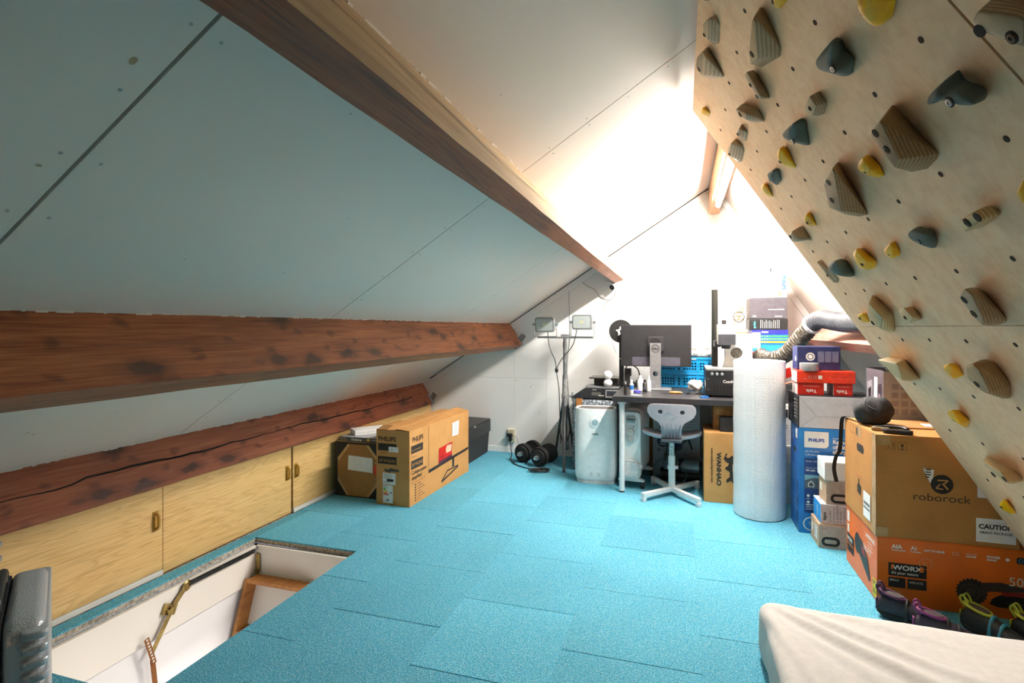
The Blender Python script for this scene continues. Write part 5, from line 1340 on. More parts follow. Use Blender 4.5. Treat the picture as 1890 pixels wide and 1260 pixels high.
tag(MB().prism([(-.028, 0), (.028, 0), (.028, .09), (.02, .10), (-.02, .10), (-.028, .09)], .02, FR).obj('grey_bracket', pm('#9fa0a1', .5), None, bevel=.002, loc=(.222, 4.95, .752)), 'small grey bracket standing at the end of the blue crates', 'bracket')

# white exhaust box with a round hose port
ex = thing('exhaust_box', 'white cardboard exhaust box with a round hole on the laser', 'box', (.47, 4.72, .970), R(0))
hl = [(-.060 + .043 * math.cos(2 * PI * k / 24), .115 + .043 * math.sin(2 * PI * k / 24)) for k in range(24)]
MB().plate([(-.165, 0), (.055, 0), (.055, .265), (-.125, .265), (-.140, .10)], [hl[::-1]], .004, Matrix.Translation((0, -.145, 0)) @ FR).obj('front_panel', M_WPAPER, ex)
m = MB().span((.050, -.145, 0), (.055, -.01, .265)); m.obj('side_panel', M_WPAPER, ex)
m = MB().span((-.125, -.145, .261), (.055, -.01, .266)); m.obj('top_panel', M_WPAPER, ex)
m = MB().span((-.14, -.148, 0), (-.136, -.01, .10)); m.obj('side_panel', M_WPAPER, ex)
m = MB().span((-.14, -.015, 0), (.055, -.01, .265)); m.obj('back_panel', M_WPAPER, ex)
m = MB().tube([(-.060, -.13 + .05 * t / 6, .115) for t in range(7)], .04, 20, rfun=lambda t: .040 - .003 * math.sin(t * 30)); m.obj('hose_port', pm('#6f6a62', .3, .6, var=.3, scale=80, bump=.5), ex)

# decorated board behind the laser
gb = thing('gear_board', 'white board with a round clock-gear ornament against the gable wall', 'board', (.48, 5.27, .75))
MB().box((0, 0, .51), (.185, .012, .53)).obj('board', pm('#eeeae2', .7), gb, bevel=.002)
MB().box((0.02, -.03, .478), (.19, .07, .028)).obj('ledge', pm('#c89a5a', .6), gb)
def ring_at(x, z, r, w, nm):
    m = MB()
    m.tube([(x + r * math.cos(2 * PI * k / 28), -.009, z + r * math.sin(2 * PI * k / 28)) for k in range(28)], w, 6, True)
    return m
m = ring_at(.01, .63, .046, .003, ''); m.obj('gear_ring', pm('#4a4036', .6), gb)
for a, r in ((90, .018), (210, .018), (330, .018)):
    ring_at(.01 + .022 * math.cos(R(a)), .63 + .022 * math.sin(R(a)), r, .0025, '').obj('gear_ring', pm('#8b7434', .5), gb)
for x, z, s in ((.035, .70, .026), (-.03, .565, .020)):
    MB().disc((x, -.0075, z), (0, -1, 0), s, 9, .002).obj('leaf', pm('#b59c8c', .7), gb)

# floor things under the desk
ht = thing('oil_heater', 'white oil-filled radiator on castors under the desk', 'heater', (-.382, 4.45, 0), R(-6))
M_HT = pm('#f3f3f1', .35, var=.02)
MB().prism(rrect(.152, .53, .035, 5), .06, Matrix.Translation((0, .02, .345)) @ FR).obj('control_housing', M_HT, ht, bevel=.006)
for k in range(7):
    MB().prism(rrect(.145, .54, .05, 5), .022, Matrix.Translation((0, .10 + k * .052, .36)) @ FR).obj('fin', pm('#d4d4d1', .4, var=.02), ht, bevel=.006)
MB().span((-.02, .0, .12), (.02, .44, .17)).obj('oil_pipe', M_HT, ht); MB().span((-.02, .0, .55), (.02, .44, .60)).obj('oil_pipe', M_HT, ht)
MB().prism(rrect(.112, .225, .05, 6), .004, Matrix.Translation((0, -.0395, .475)) @ FR).obj('control_panel', pm('#d9dad9', .4), ht, bevel=.0015)
for z, r in ((.448, .029), (.395, .024)):
    m = MB().lathe([(r, 0), (r, .012), (r * .9, .015)], (0, 0, 0), 22, Matrix.Translation((.0, -.044, z)) @ FR); m.box((0, -.060, z), (r * 1.6, .006, .008)); m.obj('knob', pm('#c9c8c4', .4), ht, smooth=40)
for k in range(4): MB().box((0, -.0445, .580 - k * .008), (.065, .002, .004)).obj('vent_slot', M_GREYP, ht)
m = MB().hull([(-.038, -.0445, .557), (.038, -.0445, .557), (.03, -.0445, .525), (-.03, -.0445, .525), (-.03, -.056, .545), (.03, -.056, .545)]); m.obj('grip', M_GREYP, ht)
MB().cyl((.022, -.044, .495), (.022, -.047, .495), .005, n=10).obj('pilot_light', pm('#b3202c', .3), ht)
m = MB().prism([(-.058, .10), (.058, .10), (.066, .17), (.05, .215), (-.05, .215), (-.066, .17)], .035, Matrix.Translation((0, -.035, 0)) @ FR); m.obj('cord_storage', pm('#dcdddc', .35), ht, bevel=.005)
m = MB().tube(smooth_path([(-.062, -.055, .12), (-.068, -.06, .17), (-.045, -.065, .215), (.0, -.066, .228), (.045, -.065, .215), (.068, -.06, .17), (.06, -.055, .12)], 5), .0055, 6); m.obj('cord', M_WPLAST, ht, smooth=180)
MB().cyl((.068, -.055, .185), (.082, -.07, .190), .016, n=12).obj('plug', M_WPLAST, ht)
for y in (-.01, .40):
    f_ = MB().prism([(-.10, .055), (.10, .055), (.105, .066), (.05, .085), (-.05, .085), (-.105, .066)], .045, Matrix.Translation((0, y + .02, 0)) @ FR).obj('foot_bar', M_WPLAST, ht, bevel=.003)
    for s in (-1, 1):
        MB().cyl((s * .088 - .012, y, .027), (s * .088 + .012, y, .027), .027, n=16).box((s * .088, y, .05), (.016, .02, .02)).obj('castor', M_BLACK, f_)

# swivel chair
ch_ = thing('swivel_chair', 'pale grey plastic swivel chair with white cross base at the desk', 'chair', (-.072, 4.335, 0))
M_SEAT = pm('#b9b3bb', .42, var=.02, name='lilac_grey_plastic')
for a in (-51, 50, 120, -131):
    dx, dy = math.cos(R(a)), math.sin(R(a))
    m = MB().box((.155, 0, .047), (.31, .034, .034)).box((.298, 0, .015), (.03, .034, .03))
    m._xf(m.b.verts[:], Matrix.Rotation(R(a), 4, 'Z')); m.obj('base_arm', M_WPLAST, ch_, bevel=.004)
MB().cyl((0, 0, .03), (0, 0, .30), .026, n=18).cyl((0, 0, .20), (0, 0, .225), .032, n=18).obj('outer_post', M_WPLAST, ch_, smooth=40)
m = MB().cyl((0, 0, .30), (0, 0, .45), .020, n=18); m.obj('inner_post', pm('#c9d6d4', .35), ch_, smooth=40)
m = MB()
for z in (.32, .345, .37): m.disc((0, -.0205, z), (0, -1, 0), .004, 8, .001)
m.obj('adjust_hole', M_BLACK, ch_)
MB().cyl((.03, -.005, .215), (.045, -.008, .215), .013, n=12).obj('clamp_knob', M_WPLAST, ch_)
b = MB(); n1, n2 = 22, 18; top = []; W, D = .44, .39
def seatz(u, v): return .455 + .030 * (abs(u) ** 2.6) - .018 * max(0, v) ** 2 + .012 * max(0, -v) ** 3 - .012 * (1 - u * u) * (1 - v * v)
grid = {}
for i in range(n1 + 1):
    for j in range(n2 + 1):
        u, v = -1 + 2 * i / n1, -1 + 2 * j / n2
        su = math.copysign(abs(u), u); k = (1 - .16 * abs(v) ** 4)
        x = u * W / 2 * k; y = v * D / 2 * (1 - .14 * abs(u) ** 4) + .07
        z = seatz(u, v)
        grid[i, j] = (b.b.verts.new((x, y, z)), b.b.verts.new((x * .985, (y - .07) * .985 + .07, z - .018)))
for i in range(n1):
    for j in range(n2):
        q = [grid[i, j], grid[i + 1, j], grid[i + 1, j + 1], grid[i, j + 1]]
        b.b.faces.new([p[0] for p in q]); b.b.faces.new([p[1] for p in q][::-1])
rim_ = [(i, 0) for i in range(n1)] + [(n1, j) for j in range(n2)] + [(i, n2) for i in range(n1, 0, -1)] + [(0, j) for j in range(n2, 0, -1)]
for k in range(len(rim_)):
    p, q = grid[rim_[k]], grid[rim_[(k + 1) % len(rim_)]]
    b.b.faces.new((p[0], p[1], q[1], q[0]))
b.obj('seat', M_SEAT, ch_, smooth=60)
OUT = [(-.072, 0), (-.072, .07), (-.078, .095), (-.095, .12), (-.125, .135), (-.155, .155), (-.172, .185), (-.175, .215), (-.165, .24), (-.145, .252), (-.08, .257), (0, .258)]
OUT = OUT + [(-x, y) for x, y in OUT[:-1][::-1]]
def circ(cx, cy, r, n=16): return [(cx + r * math.cos(-2 * PI * k / n), cy + r * math.sin(-2 * PI * k / n)) for k in range(n)]
m = MB().plate(OUT, [circ(-.078, .198, .017), circ(.078, .198, .017)], .012)
bmesh.ops.subdivide_edges(m.b, edges=[e for e in m.b.edges if e.calc_length() > .04], cuts=2)
for v in m.b.verts:
    x, y, z = v.co
    bow = .035 * (x / .17) ** 2 * (1 if y > .09 else y / .09)
    v.co = Vector((x, -.150 - .035 * (y / .25) + .03 * max(0, (.09 - y) / .09) ** 2 + bow - z, .462 + y))
m.obj('backrest', M_SEAT, ch_, smooth=40)
for k in range(-2, 3):
    x = k * .024
    MB().hull([(x - .003, -.172, .464), (x + .003, -.172, .464), (x * 1.35, -.182, .585 - abs(k) * .008), (x, -.158, .47), (x * 1.3, -.172, .57)]).obj('back_rib', pm('#6d6a76', .5), ch_)
MB().box((0, -.112, .445), (.15, .14, .022)).obj('seat_bracket', pm('#3c4650', .5), ch_, bevel=.004)

# cartons under the desk
root, pr = carton('logo_carton', 'brown carton with a black rhinoceros print under the desk', 'box', (.385, 4.43, 0), (.45, .385, .512), M_CARD, rz=R(-1), tape=M_CLEARTAPE)
pr.text('front', .090, .368, 'WANHAO', .042, M_PRINT, bold=.0016, turn=-90, sx=1.22)
pr.text('front', .050, .400, 'www.wanhao3dprinter.com', .0225, M_PRINT, turn=-90, bold=.0004)
rh = [(.205, .41), (.215, .395), (.20, .375), (.215, .36), (.235, .365), (.25, .385), (.275, .375), (.29, .33), (.297, .25), (.29, .19), (.30, .15), (.285, .16), (.27, .15), (.262, .125), (.245, .15), (.21, .125), (.205, .155), (.235, .185), (.235, .23), (.215, .245), (.195, .25), (.20, .275), (.22, .285), (.228, .31), (.205, .32), (.18, .35), (.19, .37)]
pr.poly('front', [(.135 + (a_ - .18) * .78, .15 + (b_ - .125) * .775) for a_, b_ in rh], M_PRINT); pr.rect('front', .195, .235, .04, .055, M_CARD2, lift=2); pr.done()
root, pr = carton('patterned_carton', 'brown carton with pale block print on top of the rhinoceros carton', 'box', (.40, 4.50, .5135), (.34, .24, .175), M_CARD2, tape=None)
for k in range(9): pr.rect('front', .02 + (k % 5) * .062, .03 + (k // 5) * .07 + .01 * (k % 2), .035 + .012 * (k % 3), .045, M_CARD)
pr.done()
o = thing('black_box', 'small black box on the rhinoceros carton', 'box', (.345, 4.33, .5135))
MB().box((0, 0, .05), (.15, .09, .10)).obj('body', M_BLACKM, o, bevel=.004); MB().box((0, 0, .0995), (.152, .092, .012)).obj('lid', M_BLACK, o, bevel=.003)
root, pr = carton('appliance_carton', 'white appliance carton with dark blue dots behind the chair', 'box', (-.045, 4.97, 0), (.39, .16, .62), pm('#b9bcc2', .6, var=.02), tape=None)
NV = pm('#1d2b66', .5)
pr.disc('front', .085, .295, .048, NV).disc('front', .20, .265, .045, NV)
for a, b_, r in ((.04, .39, .008), (.06, .42, .006), (.10, .36, .01), (.05, .22, .009), (.12, .21, .012), (.16, .33, .007), (.03, .34, .006)): pr.disc('front', a, b_, r, NV)
pr.rect('front', .06, .285, .05, .012, M_PRINTW, lift=2).rect('front', .06, .265, .05, .012, M_PRINTW, lift=2).poly('front', [(.07, .305), (.10, .305), (.085, .33)], M_PRINTW, lift=2)
pr.lines('front', .26, .56, .11, 7, .022, .005, M_GREYP).lines('front', .25, .20, .12, 6, .02, .005, M_GREYP)
pr.ring('front', .29, .39, .012, .003, M_GREYP).poly('front', [(.33, .38), (.355, .38), (.345, .405)], NV); pr.text('front', .215, .37, '30L', .03, M_GREYP); pr.done()
root, pr = carton('slim_brown_carton', 'narrow brown carton between the heater and the white appliance carton', 'box', (-.262, 5.06, 0), (.035, .10, .62), M_CARD2, tape=None); pr.done()
cp = thing('air_compressor', 'small metal air pump with hoses on the carpet under the desk', 'pump', (-.01, 4.70, 0))
m = MB().cyl((-.02, 0, .14), (.15, -.02, .14), .052, n=22); m.obj('motor', pm('#8c8e90', .35, .6), cp, smooth=40)
MB().cyl((-.012, 0, .14), (.03, 0, .14), .055, n=22).obj('motor_band', M_BLACK, cp, smooth=40); MB().cyl((.15, -.02, .14), (.165, -.02, .14), .045, n=22).obj('end_cap', M_BLACK, cp)
m = MB().box((-.085, 0, .17), (.09, .09, .12)).cyl((-.09, 0, .22), (-.09, 0, .30), .03, .022, 14).box((-.09, -.05, .20), (.05, .03, .05)); m.obj('pump_head', pm('#4a4c50', .4, .5), cp, bevel=.004)
m = MB().cyl((-.16, .03, .055), (.15, .03, .055), .055, n=18); m.obj('tank', M_BLACK, cp, smooth=40)
MB().tube(smooth_path([(-.05, .02, .24), (.02, .03, .32), (.06, .0, .36), (.09, -.01, .28)], 6), .008, 8).obj('handle', M_BLACK, cp, smooth=180)
for pts in ([(-.09, -.06, .2), (-.17, -.10, .19), (-.21, -.09, .10), (-.15, -.10, .03), (-.06, -.12, .02)], [(-.06, -.05, .12), (.0, -.11, .16), (.05, -.11, .10), (.02, -.10, .03), (-.06, -.11, .012)]):
    MB().tube(smooth_path(pts, 7), .006, 6).obj('hose', pm('#3c4a4c', .5), cp, smooth=180)

# bubble wrap roll
rl = NT('clear_bubble_wrap'); _v = rl.coord('Object', (1, 1, 1)); vo = rl.new('ShaderNodeTexVoronoi'); vo.inputs['Scale'].default_value = 90; vo.inputs['Randomness'].default_value = .25; rl.link(_v, vo.inputs['Vector'])
rl.out(rl.ramp(vo.outputs['Distance'], [(.1, '#ffffff'), (.6, '#eceff4')]), .35); rl.bump(vo.outputs['Distance'], .55, .006)
o = thing('bubble_wrap_roll', 'tall upright roll of clear bubble wrap beside the desk', 'roll', (.510, 4.065, 0))
m = MB(); b = m.b; vr = []; N = 64
prof = [(.150, 0), (.163, .006), (.165, .05)] + [(.165 + .0012 * math.sin(k * 1.7), .05 + k * .05) for k in range(1, 19)] + [(.165, 1.045), (.162, 1.055), (.150, 1.058)]
for r_, z in prof: vr.append([b.verts.new(((r_ + .002 * math.sin(3 * t) + .0015 * mnoise.noise(Vector((math.cos(t) * 2, math.sin(t) * 2, z * 2)))) * math.cos(t), (r_ + .002 * math.sin(3 * t)) * math.sin(t), z)) for t in [2 * PI * k / N for k in range(N)]])
for A, C in zip(vr, vr[1:]):
    for k in range(N): b.faces.new((A[k], A[(k + 1) % N], C[(k + 1) % N], C[k]))
b.faces.new(vr[0][::-1]); b.faces.new(vr[-1])
m.obj('wrap', rl.m, o, smooth=50)
m = MB().tube([(r_ * math.cos(t), r_ * math.sin(t), 1.058) for t, r_ in [(k * .35, .03 + k * .0017) for k in range(68)]], .0022, 5); m.obj('spiral_layers', rl.m, o)
# ------------------------------------------------------------------ stacks on the steep side
M_NAVY = pm('#1d2550', .45, name='navy_card')
M_RED = pm('#c01f14', .4, name='red_card'); M_RED2 = pm('#d8351b', .4)
M_BLUEP = NT('blue_gradient_card'); _s = M_BLUEP.coord('Object'); _n = M_BLUEP.noise(_s, 3.0, 3)
M_BLUEP.out(M_BLUEP.ramp(_n, [(.3, '#1264ad'), (.55, '#1f7cc4'), (.8, '#3b9ad8')]), .35); M_BLUEP = M_BLUEP.m
M_ORANGE = pm('#e0690c', .4, var=.05, scale=6, name='orange_card'); M_ORANGED = pm('#c9560a', .4)
M_LGREY = pm('#c4c4c8', .5, var=.02)

# tower of boxes near the gable, right of the laser
TB = [  # name, label, (x0,x1), (y0,y1), (z0,z1), material, sides
    ('support_carton', 'plain white carton at the bottom of the stack behind the bubble wrap roll', (.62, .86), (4.36, 4.75), (0, .42), pm('#c9c8c4', .6), None),
    ('print_carton', 'white carton with black print squeezed behind the bubble wrap roll', (.645, .86), (4.40, 4.80), (.421, .72), M_WPAPER, [('left', M_BLACKM)]),
    ('dark_carton', 'dark grey carton under the red-and-white carton', (.66, .88), (4.42, 4.80), (.721, .86), M_DKGREY, None),
    ('red_white_carton', 'red and white carton under the foil hose', (.70, .88), (4.57, 4.85), (.861, 1.035), pm('#cfc3c0', .5), None),
]
for nm, lab, (x0, x1), (y0, y1), (z0, z1), mt, sm_ in TB:
    root, pr = carton(nm, lab, 'box', ((x0 + x1) / 2, (y0 + y1) / 2, z0), (x1 - x0, y1 - y0, z1 - z0), mt, tape=None, side_mats=sm_)
    if nm == 'red_white_carton':
        pr.poly('front', [(.02, .02), (.10, .05), (.09, .12), (.03, .10)], M_RED).lines('front', .11, .14, .07, 5, .014, .004, M_GREYP).poly('left', [(.05, .02), (.30, .03), (.28, .10), (.10, .12)], M_RED)
    if nm == 'print_carton': pr.rect('front', .0, .20, .10, .06, M_PRINT).lines('front', .02, .16, .09, 6, .018, .005, M_PRINT)
    if nm == 'dark_carton': pr.rect('front', .01, .07, .04, .05, M_WPAPER, 'paper_label')
    pr.done()
root, pr = carton('orange_flat_box', 'flat orange box under the blue and green striped box', 'box', (.705, 5.05, 1.037), (.33, .28, .045), M_RED2, tape=None); pr.done()
sup = carton('hidden_carton', 'grey carton standing against the gable behind the laser', 'box', (.76, 5.07, 0), (.20, .34, .518), pm('#98948d', .7), tape=None)[1]; sup.done()
sup = carton('tall_carton', 'beige carton carrying the flat orange box', 'box', (.76, 5.07, .5195), (.20, .34, .516), M_KRAFT, tape=None)[1]; sup.done()
STK = [('striped_box', 'blue box with green stripes, lowest of the stack by the steep slope', 1.0825, 1.264, (.560, .835), pm('#1f63c0', .4), None),
       ('router_box', 'black box with turquoise lettering in the stack', 1.2655, 1.355, (.540, .832), pm('#191b1c', .45), [('left', pm('#4a4d4d', .5))]),
       ('grey_box', 'grey box with three dark squares in the stack', 1.3565, 1.528, (.545, .828), pm('#504c55', .45), [('left', pm('#4a403c', .5))]),
       ('white_box', 'white box with vertical blue lettering, topmost of the stack', 1.5295, 1.722, (.566, .826), M_WPAPER, None)]
for nm, lab, z0, z1, (x0, x1), mt, sm_ in STK:
    w = x1 - x0; h = z1 - z0; d = .25
    root, pr = carton(nm, lab, 'box', ((x0 + x1) / 2, 5.045, z0), (w, d, h), mt, tape=None, side_mats=sm_)
    if nm == 'white_box': pr.text('front', w - .035, h - .012, 'PHILIPS', .036, pm('#1c5f9c', .5), turn=-90, bold=.0016).rect('front', w - .06, .01, .012, .045, pm('#cfa94a', .5)).disc('front', .14, .12, .008, M_GREYP).disc('front', .19, .12, .006, M_GREYP)
    if nm == 'grey_box':
        for k in range(3): pr.rect('front', .022 + k * .043, h - .105 + .028 * (k > 0), .016 + .02 * (k > 0), .075 - .02 * (k > 0), pm('#4f4b52', .5))
        pr.rect('front', .14, h * .42, .12, .008, M_PRINTW).text('front', .02, .016, 'SSD', .018, M_PRINTW).text('front', .19, .016, 'SAMSUNG', .012, M_PRINTW, bold=.0006)
        for k in range(3): pr.rect('left', .06 + k * .03, .03 + k * .02, .02, .012, M_PRINTW)
    if nm == 'router_box':
        pr.text('front', .048, .012, 'tp-link', .022, pm('#52c4d6', .5), turn=90, bold=.0008)
        for k in range(11): pr.rect('front', .085 + .014 * k, .012, .005, .05 + .02 * random.random(), pm('#b9bcbc', .6))
    if nm == 'striped_box':
        pr.rect('front', 0, h * .80, w, h * .20, pm('#2b2f9e', .4)); pr.rect('front', .06, h * .68, w - .06, .012, pm('#3fa45a', .5)).rect('front', .06, h * .55, w - .06, .014, pm('#57b36a', .5)).rect('front', .06, h * .40, w - .06, .018, pm('#9cb83a', .5))
        pr.rect('front', 0, 0, w, h * .32, pm('#2a90dd', .4)); pr.rect('front', .004, .03, .062, h - .05, M_WPAPER, 'paper_label', 2)
        pr.lines('front', .012, h - .04, .045, 6, .016, .006, M_GREYP, lift=3).rect('front', .075, h - .025, .05, .013, M_WPAPER, lift=3)
        for k in range(3):
            for j in range(3): pr.rect('front', .075 + .02 * k, h * (.70 - .14 * j), .008, .006, M_PRINTW, lift=3)
    pr.done()
for ch__, x, lab in (('J', .575, 'leaf-like first white ornament letter on top of the box stack'), ('O', .625, 'round white ornament letter in the middle on top of the box stack'), ('U', .705, 'last white ornament letter, shaped like a U, on top of the box stack')):
    me = text_mesh(ch__, .115, .004); b = MB(); b.b.from_mesh(me); bpy.data.meshes.remove(me)
    bmesh.ops.remove_doubles(b.b, verts=b.b.verts[:], dist=1e-5)
    r_ = bmesh.ops.extrude_face_region(b.b, geom=b.b.faces[:]); bmesh.ops.translate(b.b, verts=[v for v in r_['geom'] if isinstance(v, bmesh.types.BMVert)], vec=(0, 0, .022))
    o = b.obj('ornament_letter', pm('#e6e1d8', .6), None, loc=(x, 5.0, 1.7255), rot=(R(90), 0, 0)); tag(o, lab, 'letter', 'white ornament letters')

# flexible exhaust hose
hs = thing('exhaust_hose', 'crinkled foil hose joined to a ribbed black hose running along the purlin', 'hose', (0, 0, 0))
def ribbed(path, r, pitch, amp, jit=0.0):
    P = smooth_path(path, 14); L = [0]
    for a, c in zip(P, P[1:]): L.append(L[-1] + (c - a).length)
    n = int(L[-1] / (pitch / 4)); out = []; k = 0
    for i in range(n + 1):
        d = L[-1] * i / n
        while k < len(L) - 2 and L[k + 1] < d: k += 1
        t = (d - L[k]) / max(1e-9, L[k + 1] - L[k]); out.append(P[k].lerp(P[k + 1], t))
    N = len(out)
    m = MB(); m.tube(out, r, 28, rfun=lambda t: r + amp * math.sin(t * (N - 1) * PI / 2))
    if jit:
        for v in m.b.verts: v.co += Vector((mnoise.noise(v.co * 45), mnoise.noise(v.co * 45 + Vector((9, 0, 0))), mnoise.noise(v.co * 45 + Vector((0, 9, 0))))) * jit
    return m
foil = NT('crinkled_foil'); _v = foil.coord('Object'); _n = foil.noise(_v, 70, 4, .7); foil.out(foil.ramp(_n, [(.3, '#4c4741'), (.6, '#7b756c'), (.8, '#a8a299')]), .32, .75); foil.bump(_n, .5, .006)
ribbed([(.590, 4.655, 1.062), (.62, 4.54, 1.045), (.665, 4.44, 1.050), (.735, 4.37, 1.095), (.79, 4.30, 1.185), (.86, 4.21, 1.295)], .058, .022, .0028, .006).obj('foil_hose', foil.m, hs, smooth=180)
ribbed([(.855, 4.22, 1.300), (.90, 4.14, 1.338), (.955, 4.02, 1.325), (.995, 3.88, 1.312), (1.010, 3.5, 1.310), (1.012, 3.0, 1.310)], .060, .020, .0028).obj('ribbed_hose', pm('#4b4e54', .3, var=.1), hs, smooth=180)
d_ = (Vector((.90, 4.14, 1.338)) - Vector((.845, 4.235, 1.285))).normalized(); c_ = Vector((.862, 4.205, 1.302))
MB().cyl(c_ - d_ * .012, c_ + d_ * .012, .067, n=28).obj('hose_clamp', M_WPLAST, hs, smooth=40)

# air purifier carton and what stands on it
sz = (.36, .265, .655)
root, pr = carton('purifier_carton', 'tall blue air purifier carton standing behind the brown logo carton', 'box', (.882, 3.912, 0), sz, M_BLUEP, tape=None, side_mats=[('left', pm('#1b5a9e', .4, var=.08, scale=8)), ('top', pm('#2a7cc0', .4))])
WH = M_PRINTW; DB = pm('#153a78', .45)
pr.poly('front', [(.03, .535), (.15, .535), (.165, .55), (.165, .635), (.03, .635)], WH, 'logo_panel', 1.2).text('front', .0975, .573, 'PHILIPS', .028, pm('#17509c', .4), bold=.0012, align='C', lift=2)
pr.text('front', .035, .505, 'Air Purifier', .018, WH).text('front', .035, .485, 'Luftreiniger', .018, WH)
pr.text('front', .187, .595, 'Breathe the difference', .012, WH).text('front', .187, .565, 'Removes', .034, WH, bold=.001).text('front', .187, .535, 'of airborne', .034, WH, bold=.001).text('front', .187, .505, 'allergens', .034, WH, bold=.001)
pr.text('front', .187, .475, 'Atmen Sie auf', .012, WH).text('front', .187, .445, 'Entfernt', .034, WH, bold=.001).text('front', .187, .415, 'luft', .034, WH, bold=.001)
pr.rect('front', .03, .13, .13, .34, DB)
pr.text('front', .038, .445, 'Series / Serie 2000', .014, WH, lift=2).text('front', .038, .405, 'Clean air delivery rate', .011, WH, lift=2).text('front', .038, .388, '333 m3/h', .014, WH, lift=2, bold=.0006)
pr.rect('front', .032, .28, .126, .085, pm('#4a5a68', .5), lift=1.6).poly('front', [(.032, .33), (.09, .35), (.158, .325), (.158, .365), (.032, .365)], pm('#7aa7b8', .5), lift=2)
pr.poly('front', [(.05, .29), (.085, .29), (.085, .312), (.0675, .33), (.05, .312)], WH, lift=2.6).poly('front', [(.055, .294), (.08, .294), (.08, .31), (.0675, .322), (.055, .31)], pm('#39495a', .5), lift=3.2)
for k in range(3):
    for j in range(2): pr.disc('front', .052 + k * .035, .235 - j * .04, .009, WH, lift=2, n=8).rect('front', .042 + k * .035, .215 - j * .04, .02, .003, WH, lift=2)
pr.lines('front', .038, .178, .09, 3, .014, .003, WH, lift=2)
pr.ring('front', .065, .06, .042, .006, WH, lift=2).text('front', .052, .05, 'TD', .026, WH, lift=2)
pr.rect('left', .17, .58, .055, .06, WH).text('left', .175, .60, 'PHILIPS', .011, DB, lift=2)
pr.lines('left', .03, .64, .10, 8, .012, .004, pm('#9cc0e0', .5)).lines('left', .04, .40, .18, 10, .012, .003, pm('#6fa3d2', .5))
pr.poly('left', rrect(.075, .028, .012, 4, .145, .50), pm('#0a0a0c', .9), 'hand_hole')
for k in range(4):
    for j in range(3): pr.disc('left', .06 + k * .045, .20 - j * .035, .009, pm('#7fb0dc', .5), n=8)
pr.rect('left', .20, .26, .05, .06, pm('#16406e', .5)).rect('left', .20, .16, .05, .06, pm('#16406e', .5)).rect('left', .20, .06, .05, .06, pm('#16406e', .5))
pr.done()
sz = (.44, .33, .200)
root, pr = carton('white_carton_large', 'wide white carton with a black end lying on the blue purifier carton', 'box', (.918, 3.945, .6565), sz, M_LGREY, tape=None, side_mats=[('left', pm('#1c1c22', .4)), ('top', pm('#3a3840', .4))])
pr.rect('front', .0, .0, .006, .2, M_BLACK)
for pts in ([(.10, .075), (.34, .075), (.34, .0765), (.10, .0765)], [(.10, .0765), (.012, .192), (.010, .190), (.098, .0755)], [(.34, .0765), (.43, .192), (.432, .19), (.342, .0755)], [(.10, .076), (.012, .008), (.014, .007), (.102, .075)], [(.34, .076), (.43, .008), (.428, .007), (.338, .075)]): pr.poly('front', pts, pm('#8d8d92', .6))
pr.text('front', .20, .15, 'Made in Vietnam', .009, M_GREYP).text('front', .22, .135, 'CE', .014, M_GREYP)
for k in range(6): pr.rect('left', .22, .165 - k * .022, .03, .006, M_PRINTW).disc('left', .29, .168 - k * .022, .006, M_PRINTW, n=8)
pr.rect('left', .04, .03, .09, .10, pm('#54535c', .5)); pr.done()
Z2 = .858
for x, w, lab in ((.775, .150, 'small red carton with upside-down white script, on the wide white carton'), (.955, .105, 'second small red carton beside the other, under the long red one')):
    root, pr = carton('red_carton', lab, 'box', (x, 3.90, Z2), (w, .17, .075), M_RED, tape=None, group='small red cartons', side_mats=[('left', pm('#cdbfba', .5))])
    pr.text('front', w * .72, .035, 'Tesla', .028, M_PRINTW, turn=180, bold=.0006).rect('front', w * .2, .055, w * .6, .003, pm('#e29a8f', .5)).done()
root, pr = carton('long_red_carton', 'long bright red carton lying across the two small red cartons', 'box', (.858, 3.895, Z2 + .0765), (.325, .175, .075), M_RED2, tape=None, side_mats=[('left', pm('#e9e4df', .5))])
for k in range(3): pr.ring('front', .075 + .027 * k, .036, .011, .002, M_PRINTW, n=4) if k < 2 else pr.rect('front', .12, .026, .022, .022, M_PRINTW)
pr.text('front', .035, .024, 'FRAGILE', .006, M_PRINTW).rect('front', .185, .028, .12, .0012, pm('#e9806a', .5)).rect('front', .185, .028, .0012, .02, pm('#e9806a', .5)).done()
MB().box((-.190, .02, -.012), (.05, .03, .003), rot=(0, R(-15), 0)).obj('tear_strip', pm('#e2705c', .5), root)
Z3 = Z2 + .0765 + .0765
root, pr = carton('navy_box', 'navy blue box with a round white emblem on top of the long red carton', 'box', (.835, 3.965, Z3), (.245, .16, .150), M_NAVY, tape=None, side_mats=[('left', pm('#28316a', .45))])
pr.ring('front', .075, .085, .026, .004, M_PRINTW).ring('front', .075, .085, .020, .003, M_PRINTW).disc('front', .075, .085, .013, M_PRINTW, n=7)
for k in range(3): pr.poly('front', rrect(.036, .07, .006, 3, .135 + .041 * k, .085), pm('#5a5f78', .7))
pr.disc('left', .11, .07, .018, M_PRINTW, n=9).done()
o = thing('duct_tape_roll', 'silver duct tape roll lying on the long red carton in front of the navy box', 'tape', (.772, 3.842, Z3 - .0005))
MB().lathe([(.036, 0), (.054, 0), (.055, .002), (.055, .046), (.054, .048), (.036, .048)], (0, 0, 0), 30).obj('tape', pm('#a9abae', .3, .5, var=.04), o, smooth=40)
MB().lathe([(.034, .001), (.0362, .001), (.0362, .047), (.034, .047)], (0, 0, 0), 24).obj('core', M_KRAFT, o)

